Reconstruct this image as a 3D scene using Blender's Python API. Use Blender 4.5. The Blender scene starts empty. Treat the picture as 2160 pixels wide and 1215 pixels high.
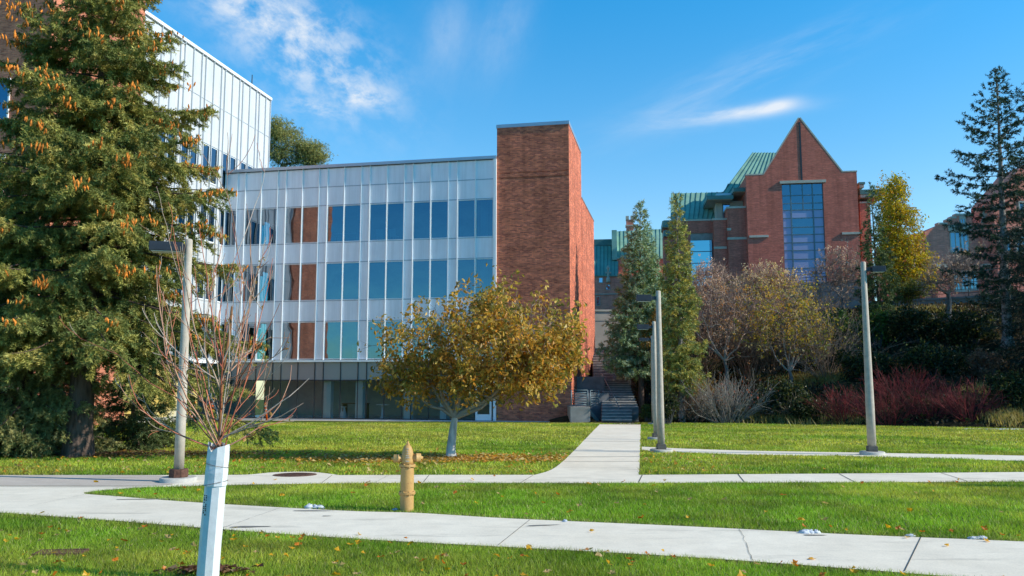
import bpy, math, random
import numpy as np
from mathutils import Vector, Matrix
from mathutils.geometry import tessellate_polygon

sc = bpy.context.scene
COL = sc.collection
F = 1720.0                      # focal length in pixels of the 2160 px wide photograph
TILT = math.atan(192 / F)
EYE = 1.6


def ray(px, py):
    u = (px - 1080) / F
    v = (607.5 - py) / F
    return np.array([u, math.cos(TILT) - v * math.sin(TILT), math.sin(TILT) + v * math.cos(TILT)])


def at(px, py, Y):
    d = ray(px, py)
    return np.array([0, 0, EYE]) + d * (Y / d[1])


def gz(y):                       # the lawn falls gently away from the viewer
    return 0.25 - 0.024 * y


def gnd(px, py):
    d = ray(px, py)
    k = -1.35 / (d[2] + 0.024 * d[1])
    return np.array([0, 0, EYE]) + d * k


# ------------------------------------------------------------------ objects
def link(name, data, parent=None):
    o = bpy.data.objects.new(name, data)
    COL.objects.link(o)
    o.parent = parent
    return o


def tag(o, label=None, cat=None, group=None, kind=None):
    if label: o['label'] = label
    if cat: o['category'] = cat
    if group: o['group'] = group
    if kind: o['kind'] = kind
    return o


def thing(name, label, cat, loc=(0, 0, 0), rz=0.0, group=None):
    o = link(name, None)
    o.location = loc
    o.rotation_euler = (0, 0, rz)
    return tag(o, label, cat, group)


def dup(root, loc, rz, label=None, scale=None):
    r = root.copy(); COL.objects.link(r)
    r.location = loc; r.rotation_euler = (0, 0, rz)
    if label: r['label'] = label
    if scale: r.scale = scale
    for ch in list(root.children):
        c = ch.copy(); COL.objects.link(c); c.parent = r
        for g in ch.children:
            d = g.copy(); COL.objects.link(d); d.parent = c
    return r


class MB:
    """collects faces, builds one mesh with metre UVs"""
    def __init__(s):
        s.v = []; s.f = []; s.sm = []; s.mi = []; s.cur = 0

    def poly(s, pts, smooth=False):
        n = len(s.v); s.v += [tuple(p) for p in pts]
        s.f.append(list(range(n, n + len(pts)))); s.sm.append(smooth); s.mi.append(s.cur)

    def box(s, x0, x1, y0, y1, z0, z1):
        x0, x1 = min(x0, x1), max(x0, x1); y0, y1 = min(y0, y1), max(y0, y1); z0, z1 = min(z0, z1), max(z0, z1)
        n = len(s.v)
        s.v += [(x0, y0, z0), (x1, y0, z0), (x1, y1, z0), (x0, y1, z0), (x0, y0, z1), (x1, y0, z1), (x1, y1, z1), (x0, y1, z1)]
        for q in ((0, 3, 2, 1), (4, 5, 6, 7), (0, 1, 5, 4), (1, 2, 6, 5), (2, 3, 7, 6), (3, 0, 4, 7)):
            s.f.append([n + i for i in q]); s.sm.append(False); s.mi.append(s.cur)
        return s

    def prism(s, poly, y0, y1):      # polygon in x,z (counter-clockwise seen from -y) pulled along y
        n = len(s.v); k = len(poly)
        s.v += [(x, y0, z) for x, z in poly] + [(x, y1, z) for x, z in poly]
        fs = [list(range(k)), list(range(2 * k - 1, k - 1, -1))]
        fs += [[(i + 1) % k, i, i + k, (i + 1) % k + k] for i in range(k)]
        for q in fs:
            s.f.append([n + i for i in q]); s.sm.append(False); s.mi.append(s.cur)
        return s

    def prismz(s, poly, z0, z1):
        n = len(s.v); k = len(poly)
        s.v += [(x, y, z0) for x, y in poly] + [(x, y, z1) for x, y in poly]
        fs = [list(range(k - 1, -1, -1)), list(range(k, 2 * k))]
        fs += [[i, (i + 1) % k, (i + 1) % k + k, i + k] for i in range(k)]
        for q in fs:
            s.f.append([n + i for i in q]); s.sm.append(False); s.mi.append(s.cur)
        return s

    def lathe(s, prof, n=20, c=(0, 0, 0), axis='z', smooth=True, caps=True):
        b = len(s.v)
        for r, h in prof:
            for i in range(n):
                t = 2 * math.pi * i / n
                p = (r * math.cos(t), r * math.sin(t), h)
                if axis == 'x': p = (p[2], p[0], p[1])
                if axis == 'y': p = (p[0], p[2], -p[1]) if False else (p[1], p[2], p[0])
                s.v.append((c[0] + p[0], c[1] + p[1], c[2] + p[2]))
        for j in range(len(prof) - 1):
            for i in range(n):
                i2 = (i + 1) % n
                s.f.append([b + j * n + i, b + j * n + i2, b + (j + 1) * n + i2, b + (j + 1) * n + i]); s.sm.append(smooth); s.mi.append(s.cur)
        if caps:
            s.f.append([b + i for i in range(n - 1, -1, -1)]); s.sm.append(False); s.mi.append(s.cur)
            m = b + (len(prof) - 1) * n
            s.f.append([m + i for i in range(n)]); s.sm.append(False); s.mi.append(s.cur)
        return s

    def tube(s, p, q, r0, r1=None, n=8):
        r1 = r0 if r1 is None else r1
        p = Vector(p); q = Vector(q); a = (q - p).normalized()
        u = a.cross(Vector((0, 0, 1)) if abs(a.z) < .9 else Vector((1, 0, 0))).normalized(); w = a.cross(u)
        b = len(s.v)
        for c, r in ((p, r0), (q, r1)):
            for i in range(n):
                t = 2 * math.pi * i / n
                s.v.append(tuple(c + u * (r * math.cos(t)) + w * (r * math.sin(t))))
        for i in range(n):
            i2 = (i + 1) % n
            s.f.append([b + i, b + i2, b + n + i2, b + n + i]); s.sm.append(n > 4); s.mi.append(s.cur)
        s.f.append([b + i for i in range(n - 1, -1, -1)]); s.sm.append(False); s.mi.append(s.cur)
        s.f.append([b + n + i for i in range(n)]); s.sm.append(False); s.mi.append(s.cur)
        return s

    def build(s, name, m, parent=None, bevel=0.0, label=None):
        me = bpy.data.meshes.new(name)
        me.from_pydata(s.v, [], s.f)
        me.update()
        uv = me.uv_layers.new(name='UVMap')
        nl = len(me.loops)
        co = np.empty(len(me.vertices) * 3); me.vertices.foreach_get('co', co); co = co.reshape(-1, 3)
        li = np.empty(nl, dtype=np.int32); me.loops.foreach_get('vertex_index', li)
        nr = np.empty(len(me.polygons) * 3); me.polygons.foreach_get('normal', nr); nr = nr.reshape(-1, 3)
        lt = np.empty(len(me.polygons), dtype=np.int32); me.polygons.foreach_get('loop_total', lt)
        ln = np.repeat(np.abs(nr), lt, axis=0); c = co[li]
        top = ln[:, 2] > .75; sx = (~top) & (ln[:, 0] > ln[:, 1])
        U = np.where(sx, c[:, 1], c[:, 0]); V = np.where(top, c[:, 1], c[:, 2])
        uv.data.foreach_set('uv', np.stack([U, V], 1).astype(np.float32).ravel())
        me.polygons.foreach_set('use_smooth', np.array(s.sm, dtype=bool))
        for mm in (m if isinstance(m, (list, tuple)) else [m]): me.materials.append(mm)
        if isinstance(m, (list, tuple)): me.polygons.foreach_set('material_index', np.array(s.mi, dtype=np.int32))
        o = link(name, me, parent)
        if bevel:
            b = o.modifiers.new('bevel', 'BEVEL'); b.width = bevel; b.segments = 2; b.limit_method = 'ANGLE'
        if label: o['label'] = label
        return o


def soup(name, V, C, m, parent=None, smooth=False):
    """V (N,k,3) polygons, C (N,3) linear colour per polygon"""
    N, k = V.shape[:2]
    me = bpy.data.meshes.new(name)
    me.vertices.add(N * k); me.vertices.foreach_set('co', V.astype(np.float32).ravel())
    me.loops.add(N * k); me.loops.foreach_set('vertex_index', np.arange(N * k, dtype=np.int32))
    me.polygons.add(N)
    me.polygons.foreach_set('loop_start', np.arange(0, N * k, k, dtype=np.int32))
    try: me.polygons.foreach_set('loop_total', np.full(N, k, dtype=np.int32))
    except Exception: pass
    a = me.color_attributes.new('Col', 'FLOAT_COLOR', 'POINT')
    c4 = np.ones((N, k, 4), dtype=np.float32); c4[:, :, :3] = C[:, None, :] if C.ndim == 2 else C
    a.data.foreach_set('color', c4.ravel())
    me.update(); me.validate()
    me.materials.append(m)
    return link(name, me, parent)


def tubes(name, S, m, parent=None, sides=5, col=None, offset=None):
    """S rows p0(3) p1(3) r0 r1 -> one mesh of tapered tubes"""
    S = np.asarray(S, dtype=np.float64)
    p, q, r0, r1 = S[:, :3], S[:, 3:6], S[:, 6], S[:, 7]
    a = q - p; L = np.linalg.norm(a, axis=1, keepdims=True); a = a / np.maximum(L, 1e-9)
    q = q + a * (r1[:, None] * .3)
    ref = np.where(np.abs(a[:, 2:3]) < .9, np.array([[0, 0, 1.]]), np.array([[1., 0, 0]]))
    u = np.cross(a, ref); u /= np.linalg.norm(u, axis=1, keepdims=True); w = np.cross(a, u)
    N = len(S); t = np.arange(sides) * 2 * math.pi / sides
    ring = u[:, None, :] * np.cos(t)[None, :, None] + w[:, None, :] * np.sin(t)[None, :, None]
    V = np.concatenate([p[:, None] + ring * r0[:, None, None], q[:, None] + ring * r1[:, None, None]], 1)
    i = np.arange(sides); j = (i + 1) % sides
    fq = np.stack([i, j, j + sides, i + sides], 1)
    Fa = (fq[None] + (np.arange(N) * 2 * sides)[:, None, None]).reshape(-1)
    me = bpy.data.meshes.new(name)
    me.vertices.add(N * 2 * sides); me.vertices.foreach_set('co', V.astype(np.float32).ravel())
    M = N * sides
    me.loops.add(M * 4); me.loops.foreach_set('vertex_index', Fa.astype(np.int32))
    me.polygons.add(M); me.polygons.foreach_set('loop_start', np.arange(0, M * 4, 4, dtype=np.int32))
    try: me.polygons.foreach_set('loop_total', np.full(M, 4, dtype=np.int32))
    except Exception: pass
    if col is not None:
        at_ = me.color_attributes.new('Col', 'FLOAT_COLOR', 'POINT')
        c4 = np.ones((N, 2 * sides, 4), dtype=np.float32); c4[:, :, :3] = np.asarray(col)[:, None, :]
        at_.data.foreach_set('color', c4.ravel())
    me.update(); me.validate()
    me.polygons.foreach_set('use_smooth', np.ones(M, dtype=bool))
    me.materials.append(m)
    return link(name, me, parent)


# ---------------------------------------------------------------- materials
class NT:
    def __init__(s, name):
        s.m = bpy.data.materials.new(name); s.m.use_nodes = True
        s.t = s.m.node_tree; s.n = s.t.nodes; s.n.clear()
        s.out = s.n.new('ShaderNodeOutputMaterial')

    def new(s, typ, **kw):
        n = s.n.new(typ)
        for k, v in kw.items():
            if k.startswith('i_'): n.inputs[k[2:].replace('_', ' ')].default_value = v
            else: setattr(n, k, v)
        return n

    def ln(s, a, b): s.t.links.new(a, b)

    def noise(s, vec, scale, detail=4, rough=.6):
        n = s.new('ShaderNodeTexNoise'); n.inputs['Scale'].default_value = scale
        n.inputs['Detail'].default_value = detail; n.inputs['Roughness'].default_value = rough
        if vec is not None: s.ln(vec, n.inputs['Vector'])
        return n.outputs['Fac']

    def ramp(s, fac, stops):
        r = s.new('ShaderNodeValToRGB'); e = r.color_ramp.elements
        while len(e) < len(stops): e.new(.5)
        for x, (p, c) in zip(e, stops):
            x.position = p; x.color = (*c, 1) if len(c) == 3 else c
        s.ln(fac, r.inputs['Fac'])
        return r.outputs['Color']

    def mix(s, fac, a, b, mode='MIX'):
        n = s.new('ShaderNodeMix', data_type='RGBA', blend_type=mode)
        for sock, v in ((n.inputs['Factor'], fac), (n.inputs['A'], a), (n.inputs['B'], b)):
            pass
        ins = [i for i in n.inputs if i.enabled] if False else n.inputs
        f_, a_, b_ = n.inputs[0], n.inputs[6], n.inputs[7]
        for sock, v in ((f_, fac), (a_, a), (b_, b)):
            if isinstance(v, bpy.types.NodeSocket): s.ln(v, sock)
            elif isinstance(v, (int, float)): sock.default_value = v
            else: sock.default_value = (*v, 1)
        return n.outputs[2]

    def math(s, op, a, b=None):
        n = s.new('ShaderNodeMath', operation=op)
        for i, v in enumerate((a, b)):
            if v is None: continue
            if isinstance(v, bpy.types.NodeSocket): s.ln(v, n.inputs[i])
            else: n.inputs[i].default_value = v
        return n.outputs[0]

    def bump(s, h, strength=.3, dist=.02):
        b = s.new('ShaderNodeBump'); b.inputs['Strength'].default_value = strength; b.inputs['Distance'].default_value = dist
        s.ln(h, b.inputs['Height']); return b.outputs['Normal']

    def bsdf(s, col, rough=.7, metal=0., spec=.5, normal=None, coat=0.):
        b = s.new('ShaderNodeBsdfPrincipled')
        if isinstance(col, bpy.types.NodeSocket): s.ln(col, b.inputs['Base Color'])
        else: b.inputs['Base Color'].default_value = (*col, 1)
        if isinstance(rough, bpy.types.NodeSocket): s.ln(rough, b.inputs['Roughness'])
        else: b.inputs['Roughness'].default_value = rough
        b.inputs['Metallic'].default_value = metal
        b.inputs['Specular IOR Level'].default_value = spec
        b.inputs['Coat Weight'].default_value = coat
        if normal is not None: s.ln(normal, b.inputs['Normal'])
        return b.outputs[0]

    def done(s, sh):
        s.ln(sh, s.out.inputs['Surface']); return s.m

    def obj(s): return s.new('ShaderNodeTexCoord').outputs['Object']
    def uv(s): return s.new('ShaderNodeTexCoord').outputs['UV']
    def pos(s): return s.new('ShaderNodeNewGeometry').outputs['Position']


def scl(n, vec, k):
    m = n.new('ShaderNodeMapping'); m.inputs['Scale'].default_value = k
    n.ln(vec, m.inputs['Vector']); return m.outputs[0]


def brick_mat(name, c1, c2, mortar, patch=.35):
    n = NT(name); uv = n.uv()
    b = n.new('ShaderNodeTexBrick'); n.ln(uv, b.inputs['Vector'])
    b.inputs['Color1'].default_value = (*c1, 1); b.inputs['Color2'].default_value = (*c2, 1); b.inputs['Mortar'].default_value = (*mortar, 1)
    b.inputs['Scale'].default_value = 1; b.inputs['Mortar Size'].default_value = .007; b.inputs['Mortar Smooth'].default_value = .3
    b.inputs['Brick Width'].default_value = .21; b.inputs['Row Height'].default_value = .075; b.inputs['Bias'].default_value = -.1
    pn = n.noise(scl(n, uv, (.55, 1.3, 1)), .9, 6, .7)
    st = n.noise(scl(n, uv, (1.2, 13, 1)), 1.0, 3, .6)
    k = n.mix(1.0, n.ramp(pn, [(.25, (1 - patch,) * 3), (.75, (1 + patch * .6,) * 3)]), n.ramp(st, [(.3, (.72,) * 3), (.7, (1.18,) * 3)]), 'MULTIPLY')
    vs = n.noise(scl(n, uv, (1.6, .10, 1)), 1.0, 5, .65)
    k = n.mix(1.0, k, n.ramp(vs, [(.32, (.78,) * 3), (.55, (1.04,) * 3)]), 'MULTIPLY')
    c = n.mix(1.0, b.outputs['Color'], k, 'MULTIPLY')
    nm = n.bump(b.outputs['Fac'], .35, -.01)
    return n.done(n.bsdf(c, .88, spec=.25, normal=nm))


def flat(name, c, rough=.6, metal=0., var=.12, sc_=3., spec=.4, bump=0., bsc=40.):
    n = NT(name); o = n.pos()
    f = n.noise(o, sc_, 5, .6)
    col = n.mix(1.0, c, n.ramp(f, [(.3, (1 - var,) * 3), (.7, (1 + var,) * 3)]), 'MULTIPLY')
    nm = n.bump(n.noise(o, bsc, 3), bump, .01) if bump else None
    return n.done(n.bsdf(col, rough, metal, spec, nm))


M = {}
M['brick'] = brick_mat('dark_brick', (.90, .24, .118), (.40, .09, .06), (.50, .28, .2), .45)
M['brick_wing'] = brick_mat('wing_brick', (.84, .27, .14), (.48, .13, .075), (.55, .33, .23), .3)
M['brick_red'] = brick_mat('red_brick', (.68, .17, .105), (.50, .12, .078), (.55, .30, .23), .22)
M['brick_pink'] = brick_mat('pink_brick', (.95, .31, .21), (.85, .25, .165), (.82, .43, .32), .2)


def panel_mat(name, c, rough):
    n = NT(name); p = n.pos()
    a = n.noise(scl(n, p, (2.2, 2.2, .12)), 1.5, 6, .7); b = n.noise(p, .5, 4, .6)
    col = n.mix(1.0, c, n.ramp(a, [(.3, (.86,) * 3), (.6, (1.02,) * 3)]), 'MULTIPLY')
    col = n.mix(1.0, col, n.ramp(b, [(.3, (.93,) * 3), (.7, (1.04,) * 3)]), 'MULTIPLY')
    return n.done(n.bsdf(col, rough, 0, .5))


M['panel'] = panel_mat('panel_paint', (.95, .93, .98), .34)
M['panel_wing'] = panel_mat('wing_panel_paint', (.65, .65, .66), .4)
M['mull_wing'] = flat('wing_mullion', (.56, .57, .59), .4, 0, .04, 1.)
M['panel_grey'] = flat('panel_grey_paint', (.30, .31, .34), .4, 0, .05, .6, .5)
M['mull'] = flat('mullion_aluminium', (.9, .91, .92), .33, .0, .03, 1.)
M['coping'] = flat('coping_metal', (.42, .46, .52), .35, .5, .06, 1.)
M['stone'] = flat('pale_stone', (.52, .46, .37), .85, 0, .14, 2., .3)
M['conc'] = flat('rough_concrete', (.30, .28, .25), .9, 0, .25, 1.3, .3, .25, 30)
M['conc_pale'] = flat('pale_concrete_base', (.50, .47, .42), .9, 0, .2, 6, .3, .3, 60)
M['beige'] = flat('beige_wall', (.50, .42, .34), .9, 0, .12, 1., .3)
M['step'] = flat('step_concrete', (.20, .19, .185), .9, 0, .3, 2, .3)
M['lit_tread'] = flat('sky_lit_tread', (.37, .355, .33), .9, 0, .3, 3, .3)  # treads coloured paler than the risers, standing in for sky light on them
M['polem'] = flat('pole_concrete', (.50, .425, .345), .8, 0, .14, 9, .35, .25, 160)
M['lampdark'] = flat('lamp_housing', (.035, .039, .05), .45, .1, .2, 5)
M['basecov'] = flat('base_cover', (.12, .105, .09), .7, 0, .25, 9)
M['rust'] = flat('rusty_base', (.13, .06, .04), .8, .2, .5, 18)
M['lens'] = flat('lamp_lens', (.55, .55, .5), .3)
M['orange'] = flat('orange_plastic', (.75, .11, .01), .5, 0, .08)
M['white'] = flat('white_plastic', (.78, .78, .78), .5, 0, .04)
M['guard'] = flat('tree_guard_plastic', (.78, .78, .78), .42, 0, .10, 14, .45, .3, 9)
M['ink'] = flat('black_ink', (.02, .02, .02), .7)
M['iron'] = flat('cast_iron', (.15, .075, .05), .75, .3, .4, 25, .4, .5, 50)
M['railblue'] = flat('galvanised_rail', (.15, .2, .22), .5, .3, .1)
M['dark'] = flat('dark_frame', (.03, .034, .04), .5)
M['joint_line'] = flat('joint_and_line_dark', (.075, .07, .065), .95)
M['snow'] = flat('old_snow', (.60, .63, .69), .6, 0, .08, 20, .5, .5, 60)
M['yellow'] = None
M['soil'] = flat('edge_soil', (.045, .033, .02), .95, 0, .4, 20)
M['inter'] = flat('interior_wall', (.50, .48, .44), .9, 0, .1)
M['interw'] = flat('interior_white', (.75, .75, .74), .7, 0, .05)
M['interd'] = flat('interior_dark', (.10, .09, .085), .9, 0, .2)
M['wood'] = flat('table_wood', (.25, .15, .08), .6)


def yellow_mat():
    n = NT('yellow_sheathing'); p = n.pos()
    f = n.noise(p, .7, 5, .6)
    c = n.ramp(f, [(.38, (.62, .42, .10)), (.55, (.66, .5, .2)), (.66, (.6, .56, .45))])
    return n.done(n.bsdf(c, .7))


M['yellow'] = yellow_mat()


def glass_mat(name, refl, tint, gloss, wob=.03):
    n = NT(name); p = n.obj()
    nm = n.bump(n.noise(p, .55, 2, .4), wob, 1.0)
    g = n.new('ShaderNodeBsdfGlossy'); g.inputs['Color'].default_value = (*gloss, 1); g.inputs['Roughness'].default_value = .0
    n.ln(nm, g.inputs['Normal'])
    t = n.new('ShaderNodeBsdfTransparent'); t.inputs['Color'].default_value = (*tint, 1)
    lw = n.new('ShaderNodeLayerWeight'); lw.inputs['Blend'].default_value = .25
    fac = n.math('MULTIPLY_ADD', lw.outputs['Fresnel'], .6); fac.node.inputs[2].default_value = refl
    mx = n.new('ShaderNodeMixShader'); n.ln(fac, mx.inputs[0]); n.ln(t.outputs[0], mx.inputs[1]); n.ln(g.outputs[0], mx.inputs[2])
    return n.done(mx.outputs[0])


M['glass'] = glass_mat('window_glass', .40, (.11, .40, .50), (.40, .49, .60), .018)
M['glass_low'] = glass_mat('ground_floor_glass', .03, (.70, .77, .76), (.42, .5, .52))
M['glass_gable'] = glass_mat('gable_glass', .5, (.2, .3, .4), (.62, .72, 1.0))


def spandrel_mat(name, c):
    n = NT(name); return n.done(n.bsdf(c, .16, 0, .38))


M['spand'] = spandrel_mat('violet_spandrel_glass', (.36, .37, .56))
M['spand_grey'] = spandrel_mat('grey_spandrel_glass', (.31, .305, .30))


def roof_mat(name, c):
    n = NT(name); o = n.obj()
    f = n.noise(o, .8, 5, .6)
    col = n.mix(1.0, c, n.ramp(f, [(.3, (.8,) * 3), (.7, (1.15,) * 3)]), 'MULTIPLY')
    return n.done(n.bsdf(col, .55, .0, .4))


M['roof'] = roof_mat('green_roof_metal', (.27, .47, .37))
M['roof_trim'] = roof_mat('green_roof_trim', (.09, .20, .185))


def leaf_mat(name, trans=.35, rough=.6, spec=.25):
    n = NT(name)
    a = n.new('ShaderNodeAttribute'); a.attribute_name = 'Col'
    d = n.bsdf(a.outputs['Color'], rough, 0, spec)
    t = n.new('ShaderNodeBsdfTranslucent')
    br = n.mix(1.0, a.outputs['Color'], (1.25, 1.2, .8), 'MULTIPLY'); n.ln(br, t.inputs['Color'])
    mx = n.new('ShaderNodeMixShader'); mx.inputs[0].default_value = trans
    n.ln(d, mx.inputs[1]); n.ln(t.outputs[0], mx.inputs[2])
    return n.done(mx.outputs[0])


M['leaf'] = leaf_mat('leaf_blade', .42, .42, .35)
M['needle'] = leaf_mat('needles', .12, .6, .2)
M['grassb'] = leaf_mat('grass_blades', .42, .5, .3)
M['cone'] = leaf_mat('cone_scales', .1, .7, .2)


def attr_bark():
    n = NT('twig_bark'); a = n.new('ShaderNodeAttribute'); a.attribute_name = 'Col'
    return n.done(n.bsdf(a.outputs['Color'], .7, 0, .3))


M['twig'] = attr_bark()


def bark_mat(name, c1, c2, sc_=9., stretch=.22, bump=.8):
    n = NT(name); p = scl(n, n.pos(), (1, 1, stretch))
    f = n.noise(p, sc_, 7, .7)
    v = n.new('ShaderNodeTexVoronoi'); v.inputs['Scale'].default_value = sc_ * 1.6; n.ln(p, v.inputs['Vector'])
    h = n.math('ADD', f, n.math('MULTIPLY', v.outputs['Distance'], .5))
    return n.done(n.bsdf(n.ramp(h, [(.4, c1), (.85, c2)]), .9, 0, .2, n.bump(h, bump, .05)))


M['bark_spruce'] = bark_mat('spruce_bark', (.04, .028, .021), (.15, .10, .078))
M['bark_pale'] = bark_mat('pale_bark', (.30, .265, .23), (.64, .59, .53), 6., .35, .4)
M['bark_grey'] = bark_mat('grey_bark', (.06, .05, .045), (.22, .19, .17), 8.)
M['bark_fir'] = bark_mat('fir_bark', (.08, .065, .055), (.33, .28, .25), 5., .8, .5)


def ground_mat():
    n = NT('lawn_soil'); p = n.pos()
    a = n.noise(p, .16, 5, .6); b = n.noise(p, 2.2, 6, .7)
    c1 = n.ramp(a, [(.35, (.045, .085, .014)), (.62, (.10, .125, .025))])
    c = n.mix(1.0, c1, n.ramp(b, [(.3, (.6,) * 3), (.7, (1.3,) * 3)]), 'MULTIPLY')
    return n.done(n.bsdf(c, .95, 0, .1, n.bump(b, .5, .05)))


M['ground'] = ground_mat()


def walk_mat(name, base, warm):
    n = NT(name); p = n.pos()
    big = n.noise(p, .35, 5, .6); med = n.noise(p, 2.3, 6, .7); fine = n.noise(p, 60, 3, .7)
    st = n.noise(scl(n, p, (.5, 2.6, 1)), 1.1, 6, .7)
    c = n.mix(n.ramp(big, [(.4, (0,) * 3), (.65, (1,) * 3)]), base, warm)
    c = n.mix(1.0, c, n.ramp(med, [(.25, (.86,) * 3), (.7, (1.06,) * 3)]), 'MULTIPLY')
    c = n.mix(1.0, c, n.ramp(st, [(.30, (.70,) * 3), (.44, (1,) * 3)]), 'MULTIPLY')
    c = n.mix(1.0, c, n.ramp(fine, [(.25, (.86,) * 3), (.75, (1.1,) * 3)]), 'MULTIPLY')
    return n.done(n.bsdf(c, .9, 0, .25, n.bump(fine, .15, .01)))


M['walk'] = walk_mat('walk_concrete', (.88, .785, .645), (.82, .72, .58))
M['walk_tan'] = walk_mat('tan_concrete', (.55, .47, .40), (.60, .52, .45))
M['wet'] = walk_mat('damp_concrete', (.21, .2, .185), (.24, .23, .21))


def hill_mat():
    n = NT('hill_soil'); p = n.pos()
    a = n.noise(p, .4, 6, .65); b = n.noise(p, 3.5, 6, .7)
    c = n.ramp(a, [(.35, (.022, .026, .012)), (.55, (.05, .042, .022)), (.7, (.11, .085, .04))])
    c = n.mix(1.0, c, n.ramp(b, [(.3, (.4,) * 3), (.7, (1.4,) * 3)]), 'MULTIPLY')
    return n.done(n.bsdf(c, .95, 0, .1, n.bump(b, .8, .15)))


M['hill'] = hill_mat()


def hydrant_mat():
    n = NT('hydrant_paint'); p = n.obj()
    f = n.noise(p, 9, 6, .7); g = n.noise(p, 42, 4, .7)
    c = n.ramp(f, [(.3, (.50, .27, .085)), (.6, (.58, .34, .12)), (.75, (.60, .40, .19))])
    c = n.mix(n.ramp(g, [(.61, (0,) * 3), (.70, (1,) * 3)]), c, (.36, .15, .07))
    return n.done(n.bsdf(c, .55, 0, .35, n.bump(g, .25, .006)))


M['hydrant'] = hydrant_mat()

# ------------------------------------------------------------ camera, light
cam = bpy.data.cameras.new('camera'); cam.sensor_width = 36; cam.lens = 36 * F / 2160
cam.clip_start = .1; cam.clip_end = 3000
co = link('camera', cam); co.location = (0, 0, EYE); co.rotation_euler = (math.pi / 2 + TILT, 0, 0)
sc.camera = co

SUN_EL, SUN_AZ = 32.5, 14.5     # azimuth measured from +X towards the viewer
sd = Vector((math.cos(math.radians(SUN_EL)) * math.cos(math.radians(SUN_AZ)), -math.cos(math.radians(SUN_EL)) * math.sin(math.radians(SUN_AZ)), math.sin(math.radians(SUN_EL))))
sun = bpy.data.lights.new('sun', 'SUN'); sun.energy = 5.0; sun.angle = math.radians(.53); sun.color = (1, .95, .825)
so = link('sun', sun); so.location = (60, -10, 40); so.rotation_euler = sd.to_track_quat('Z', 'Y').to_euler()

w = bpy.data.worlds.new('World'); sc.world = w; w.use_nodes = True
wt = w.node_tree; wt.nodes.clear()


def wn(t, **kw):
    n = wt.nodes.new(t)
    for k, v in kw.items(): setattr(n, k, v)
    return n


def wmath(op, a, b=None, c=None, clamp=False):
    n = wn('ShaderNodeMath', operation=op, use_clamp=clamp)
    for i, v in enumerate((a, b, c)):
        if v is None: continue
        if isinstance(v, bpy.types.NodeSocket): wt.links.new(v, n.inputs[i])
        else: n.inputs[i].default_value = v
    return n.outputs[0]


sky = wn('ShaderNodeTexSky', sky_type='NISHITA', sun_disc=False)
sky.sun_elevation = math.radians(SUN_EL); sky.sun_rotation = math.radians(90 + SUN_AZ)
sky.altitude = 800; sky.air_density = 1.0; sky.dust_density = .4; sky.ozone_density = 2.6
hs = wn('ShaderNodeHueSaturation'); hs.inputs['Hue'].default_value = .492; hs.inputs['Saturation'].default_value = 1.2; hs.inputs['Value'].default_value = 1.0
wt.links.new(sky.outputs[0], hs.inputs['Color'])
tc = wn('ShaderNodeTexCoord'); sp = wn('ShaderNodeSeparateXYZ'); wt.links.new(tc.outputs['Generated'], sp.inputs[0])
zr = wn('ShaderNodeMapRange'); zr.inputs['From Min'].default_value = .2; zr.inputs['From Max'].default_value = .46; wt.links.new(sp.outputs[2], zr.inputs['Value'])
tn = wn('ShaderNodeMix', data_type='RGBA'); tn.inputs[6].default_value = (1.42, 1.48, 1.42, 1); tn.inputs[7].default_value = (.40, 1.55, 1.75, 1); wt.links.new(zr.outputs[0], tn.inputs[0])
ml = wn('ShaderNodeMix', data_type='RGBA', blend_type='MULTIPLY'); ml.inputs[0].default_value = 1; wt.links.new(hs.outputs[0], ml.inputs[6]); wt.links.new(tn.outputs[2], ml.inputs[7])
zd = wn('ShaderNodeMapRange'); zd.inputs['From Min'].default_value = .44; zd.inputs['From Max'].default_value = 1.0; zd.inputs['To Min'].default_value = 1; zd.inputs['To Max'].default_value = .30; wt.links.new(sp.outputs[2], zd.inputs['Value'])
m2 = wn('ShaderNodeMix', data_type='RGBA', blend_type='MULTIPLY'); m2.inputs[0].default_value = 1; wt.links.new(ml.outputs[2], m2.inputs[6]); wt.links.new(zd.outputs[0], m2.inputs[7])
bd = wn('ShaderNodeMapRange'); bd.inputs['From Min'].default_value = .2; bd.inputs['From Max'].default_value = -.4; wt.links.new(sp.outputs[1], bd.inputs['Value'])
bt = wn('ShaderNodeMix', data_type='RGBA'); bt.inputs[6].default_value = (1, 1, 1, 1); bt.inputs[7].default_value = (.36, .82, 1.0, 1); wt.links.new(bd.outputs[0], bt.inputs[0])
m3 = wn('ShaderNodeMix', data_type='RGBA', blend_type='MULTIPLY'); m3.inputs[0].default_value = 1; wt.links.new(m2.outputs[2], m3.inputs[6]); wt.links.new(bt.outputs[2], m3.inputs[7])
yy = wmath('MAXIMUM', sp.outputs[1], .05)
U = wmath('DIVIDE', sp.outputs[0], yy); V = wmath('DIVIDE', sp.outputs[2], yy)


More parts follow.
